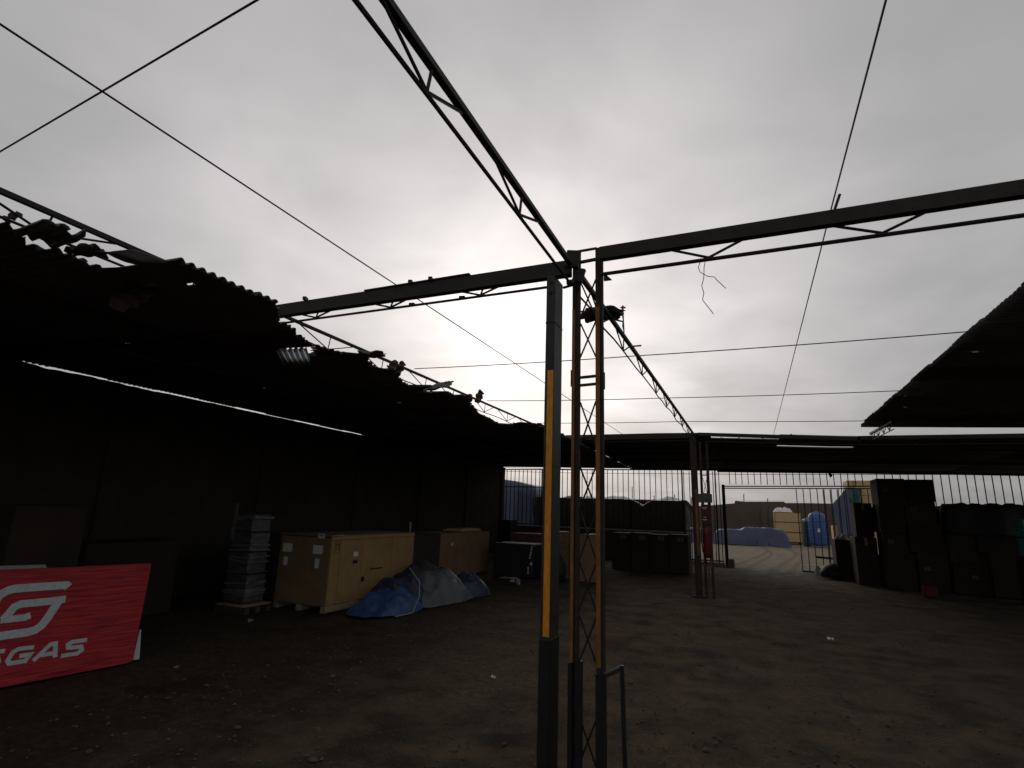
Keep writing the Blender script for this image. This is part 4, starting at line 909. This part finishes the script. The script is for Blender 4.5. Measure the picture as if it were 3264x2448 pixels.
tarp('blue_tarp', 'long low pile under a faded blue tarp beyond the gate', 'tarp', (-0.15, 38.9, 0), 4.3, 1.9, 1.03, 0.02, 'navytarp', 6.6, fold=0.10, power=7, flat=5, prof=lambda u, v: interp(u, [(-1, .84), (-.25, .86), (-.12, 1.02), (1, 1.02)]))
tarp('blue_tarp', 'left end of the covered row beyond the gate', 'tarp', (-3.9, 39.2, 0), 3.2, 1.8, 0.88, 0.02, 'navytarp', 1.6, fold=0.08, power=7, flat=5)
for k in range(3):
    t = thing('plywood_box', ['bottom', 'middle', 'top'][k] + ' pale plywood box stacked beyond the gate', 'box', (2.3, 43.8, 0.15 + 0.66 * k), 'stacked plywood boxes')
    MB().box((2.30, 43.8, 0.15 + 0.66 * k + 0.315), (1.68, 1.5, 0.62)).build('body', M['ply'], t, bevel=0.01)
    MB().box((1.50, 43.04, 0.15 + 0.66 * k + 0.315), (0.07, 0.02, 0.6)).build('batten', M['wood'], t)
    MB().box((3.10, 43.04, 0.15 + 0.66 * k + 0.315), (0.07, 0.02, 0.6)).build('batten', M['wood'], t)
    MB().box((2.30, 43.04, 0.15 + 0.66 * k + 0.635), (1.66, 0.012, 0.025)).build('gap_shade_strip', M['darkwood'], t)  # dark strip painting the shade between the stacked boxes
pl = thing('pallet', 'dark pallet under the plywood boxes', 'pallet', (2.3, 43.8, 0))
for xx in (1.6, 2.3, 3.0): MB().box((xx, 43.8, 0.06), (0.12, 1.4, 0.12)).build('pallet_runner', M['darkwood'], pl)
for k in range(4): MB().box((2.3, 43.2 + 0.4 * k, 0.133), (1.6, 0.14, 0.025)).build('pallet_board', M['darkwood'], pl)
bb2 = MB()
vs = []
for i in range(21):
    for j in range(11):
        u, v = i / 10 - 1, j / 5 - 1; e = max(0, 1 - u ** 4) * max(0, 1 - v ** 4)
        vs.append((2.05 + u * 0.62, 43.6 + v * 0.5, 2.125 + e * (0.26 + 0.22 * noise.noise((u * 3, v * 3, 5)) + 0.08 * noise.noise((u * 9, v * 9, 1)))))
bb2.v = vs; bb2.f = [(i*11+j, (i+1)*11+j, (i+1)*11+j+1, i*11+j+1) for i in range(20) for j in range(10)]
tag(bb2.build('plastic_bundle', M['white'], smooth=True), 'crumpled white plastic bundle on top of the plywood boxes', 'bundle')
tk = thing('water_tank', 'blue plastic drum shaped tank with a pale label beyond the gate', 'tank', (3.83, 40.4, 0))
MB().lathe([(0.44, 0.10), (0.50, 0.14), (0.52, 0.3), (0.525, 1.2), (0.52, 1.75), (0.47, 1.95), (0.36, 2.07), (0.18, 2.12)], (3.83, 40.5, 0), 24).build('body', M['tank'], tk, smooth=True)
for z in (0.62, 1.12, 1.6): MB().lathe([(0.525, z - 0.03), (0.542, z), (0.525, z + 0.03)], (3.83, 40.5, 0), 24).build('rib', M['tank'], tk, smooth=True)
MB().lathe([(0.17, 2.11), (0.17, 2.16), (0.1, 2.18)], (3.83, 40.5, 0), 16).build('lid', M['tank'], tk)
MB().prism([(-.12, 0), (.08, -.06), (.10, .22), (-.06, .20)], (3.86, 39.965, 0.96), (1, 0, 0), (0, 0, 1), (0, 1, 0), 0, 0.012).build('label_patch', M['white'], tk)
MB().box((3.83, 40.5, 0.05), (0.9, 0.9, 0.1)).build('base', M['concrete'], tk)
carton('green_bin', 'dark green bin standing behind the blue tank', 'bin', (3.05, 40.9, 0.0), (3.62, 41.6, 1.5), 'greentarp', tape=False)
tag(MB().tube([(3.2, 41.2, 1.5), (3.1, 41.1, 1.62), (3.35, 41.0, 1.75), (3.2, 41.0, 1.55)], [0.05, 0.08, 0.07, 0.04]).build('plastic_scrap', M['white']), 'pale plastic scraps on the dark green bin', 'scrap')
# stack of plywood crates with a slanting blue tarp at the right of the opening
for k in range(5):
    t = thing('plywood_crate', ['lowest', 'second', 'third', 'fourth', 'topmost'][k] + ' plywood crate of the tall column right of the gateway', 'crate', (4.9, 30.4, 0.7 * k), 'plywood crates in the tall column')
    MB().box((4.78, 30.5, 0.7 * k + 0.345), (1.15, 1.4, 0.68)).build('body', M['ply'], t, bevel=0.01)
    for xx in (4.22, 4.45, 5.33): MB().box((xx, 29.79, 0.7 * k + 0.345), (0.06, 0.03, 0.68)).build('batten', M['wood'], t)
def sheetpoly(name, label, pts, y, m, dep, seed):
    b = MB(); n = 14; vs = []
    A, B_, C_, D = [Vector(p) for p in pts]
    for i in range(n + 1):
        for j in range(n + 1):
            u, v = i / n, j / n
            p = A.lerp(B_, u).lerp(D.lerp(C_, u), v)
            yy = y + dep * v + 0.1 * noise.noise((u * 4, v * 1.5, seed))
            vs.append((p.x + 0.03 * noise.noise((u * 6, v * 6, seed)), yy, p.y))
    b.v = vs; b.f = [(i*(n+1)+j, (i+1)*(n+1)+j, (i+1)*(n+1)+j+1, i*(n+1)+j+1) for i in range(n) for j in range(n)]
    o = b.build(name, M[m], smooth=True); md = o.modifiers.new('thickness', 'SOLIDIFY'); md.thickness = 0.02
    return tag(o, label, 'tarp')
sheetpoly('blue_tarp', 'slanting blue tarp hung from the plywood crates right of the gateway', [(3.62, 0.95), (4.20, 1.0), (4.18, 3.17), (3.42, 2.3)], 29.3, 'navytarp', 0.3, 2)
sheetpoly('teal_tarp', 'dark teal tarp folded over the upper plywood crates', [(4.12, 2.45), (4.66, 2.45), (4.72, 3.12), (4.10, 3.16)], 29.5, 'greentarp', 0.12, 6)
carton('pale_box', 'pale yellow box below the slanting blue tarp', 'box', (3.42, 29.6, 0.45), (3.95, 30.3, 1.42), 'ply', tape=False)
carton('dark_box', 'low dark box supporting the pale yellow box', 'box', (3.40, 29.55, 0.0), (3.98, 30.35, 0.448), 'cartondark', tape=False)

# far lamp wires and thin poles above the outer wall
for i, (x, y, z) in enumerate(((-9.0, 46, 3.9), (5.9, 44, 4.0), (7.4, 44, 3.5))):
    tag(MB().tube([(x, y + 0.6, 0), (x, y + 0.6, z)], 0.03).build('thin_pole', M['rust']), ['thin pole behind the left end of the fence', 'taller thin pole seen over the black tarp', 'shorter thin pole seen over the black tarp'][i], 'pole', 'thin poles beyond the fence')
for i, (z, a, b_) in enumerate(((5.6, -30, 30), (5.25, -30, 30))):
    tag(MB().tube([(a, 50, z + 0.3), (a / 2, 50, z), (0, 50, z - 0.05), (b_ / 2, 50, z), (b_, 50, z + .3)], 0.022, 5).build('power_line', M['wire']), ['upper power line across the sky beyond the fence', 'lower power line across the sky beyond the fence'][i], 'power line', 'power lines beyond the fence')

# ---------------------------------------------------------------- litter on the dirt
def paper(label, x, y, s, seed, m='white', name='paper_scrap', lift=0.02):
    b = MB(); n = 6; vs = []
    for i in range(n + 1):
        for j in range(n + 1):
            u, v = i / n - .5, j / n - .5
            vs.append((x + u * s * (1 + .3 * noise.noise((v * 3, seed, 0))), y + v * s * .75, 0.012 + lift * (0.5 + noise.noise((u * 5, v * 5, seed)))))
    b.v = vs; b.f = [(i*(n+1)+j, (i+1)*(n+1)+j, (i+1)*(n+1)+j+1, i*(n+1)+j+1) for i in range(n) for j in range(n)]
    tag(b.build(name, M[m]), label, 'litter', 'litter on the dirt')
paper('crumpled white paper on the dirt before the black bale', -4.86, 11.7, .20, 1, 'coping', lift=.14)
paper('flat pale sheet beside the black bale', -5.45, 12.8, .42, 2, 'coping')
paper('white scrap nearest the camera right of the lattice foot', -0.56, 3.18, .045, 3, lift=.02)
paper('tiny white scrap just beyond the nearest one', -0.78, 3.47, .025, 4, lift=.012)
paper('white scrap alone on the open dirt at right', 0.9, 9.2, .075, 5, lift=.04)
paper('small white scrap before the wrapped stack', -6.35, 5.95, .07, 6, 'coping', lift=.04)
paper('small pale chip by the corner of the red sign', -5.2, 4.05, .04, 7, 'coping')
paper('white flake at the right edge of the foreground', 1.5, 4.35, .06, 8)
paper('small white fleck left of the striped post', -2.4, 5.3, .05, 9)
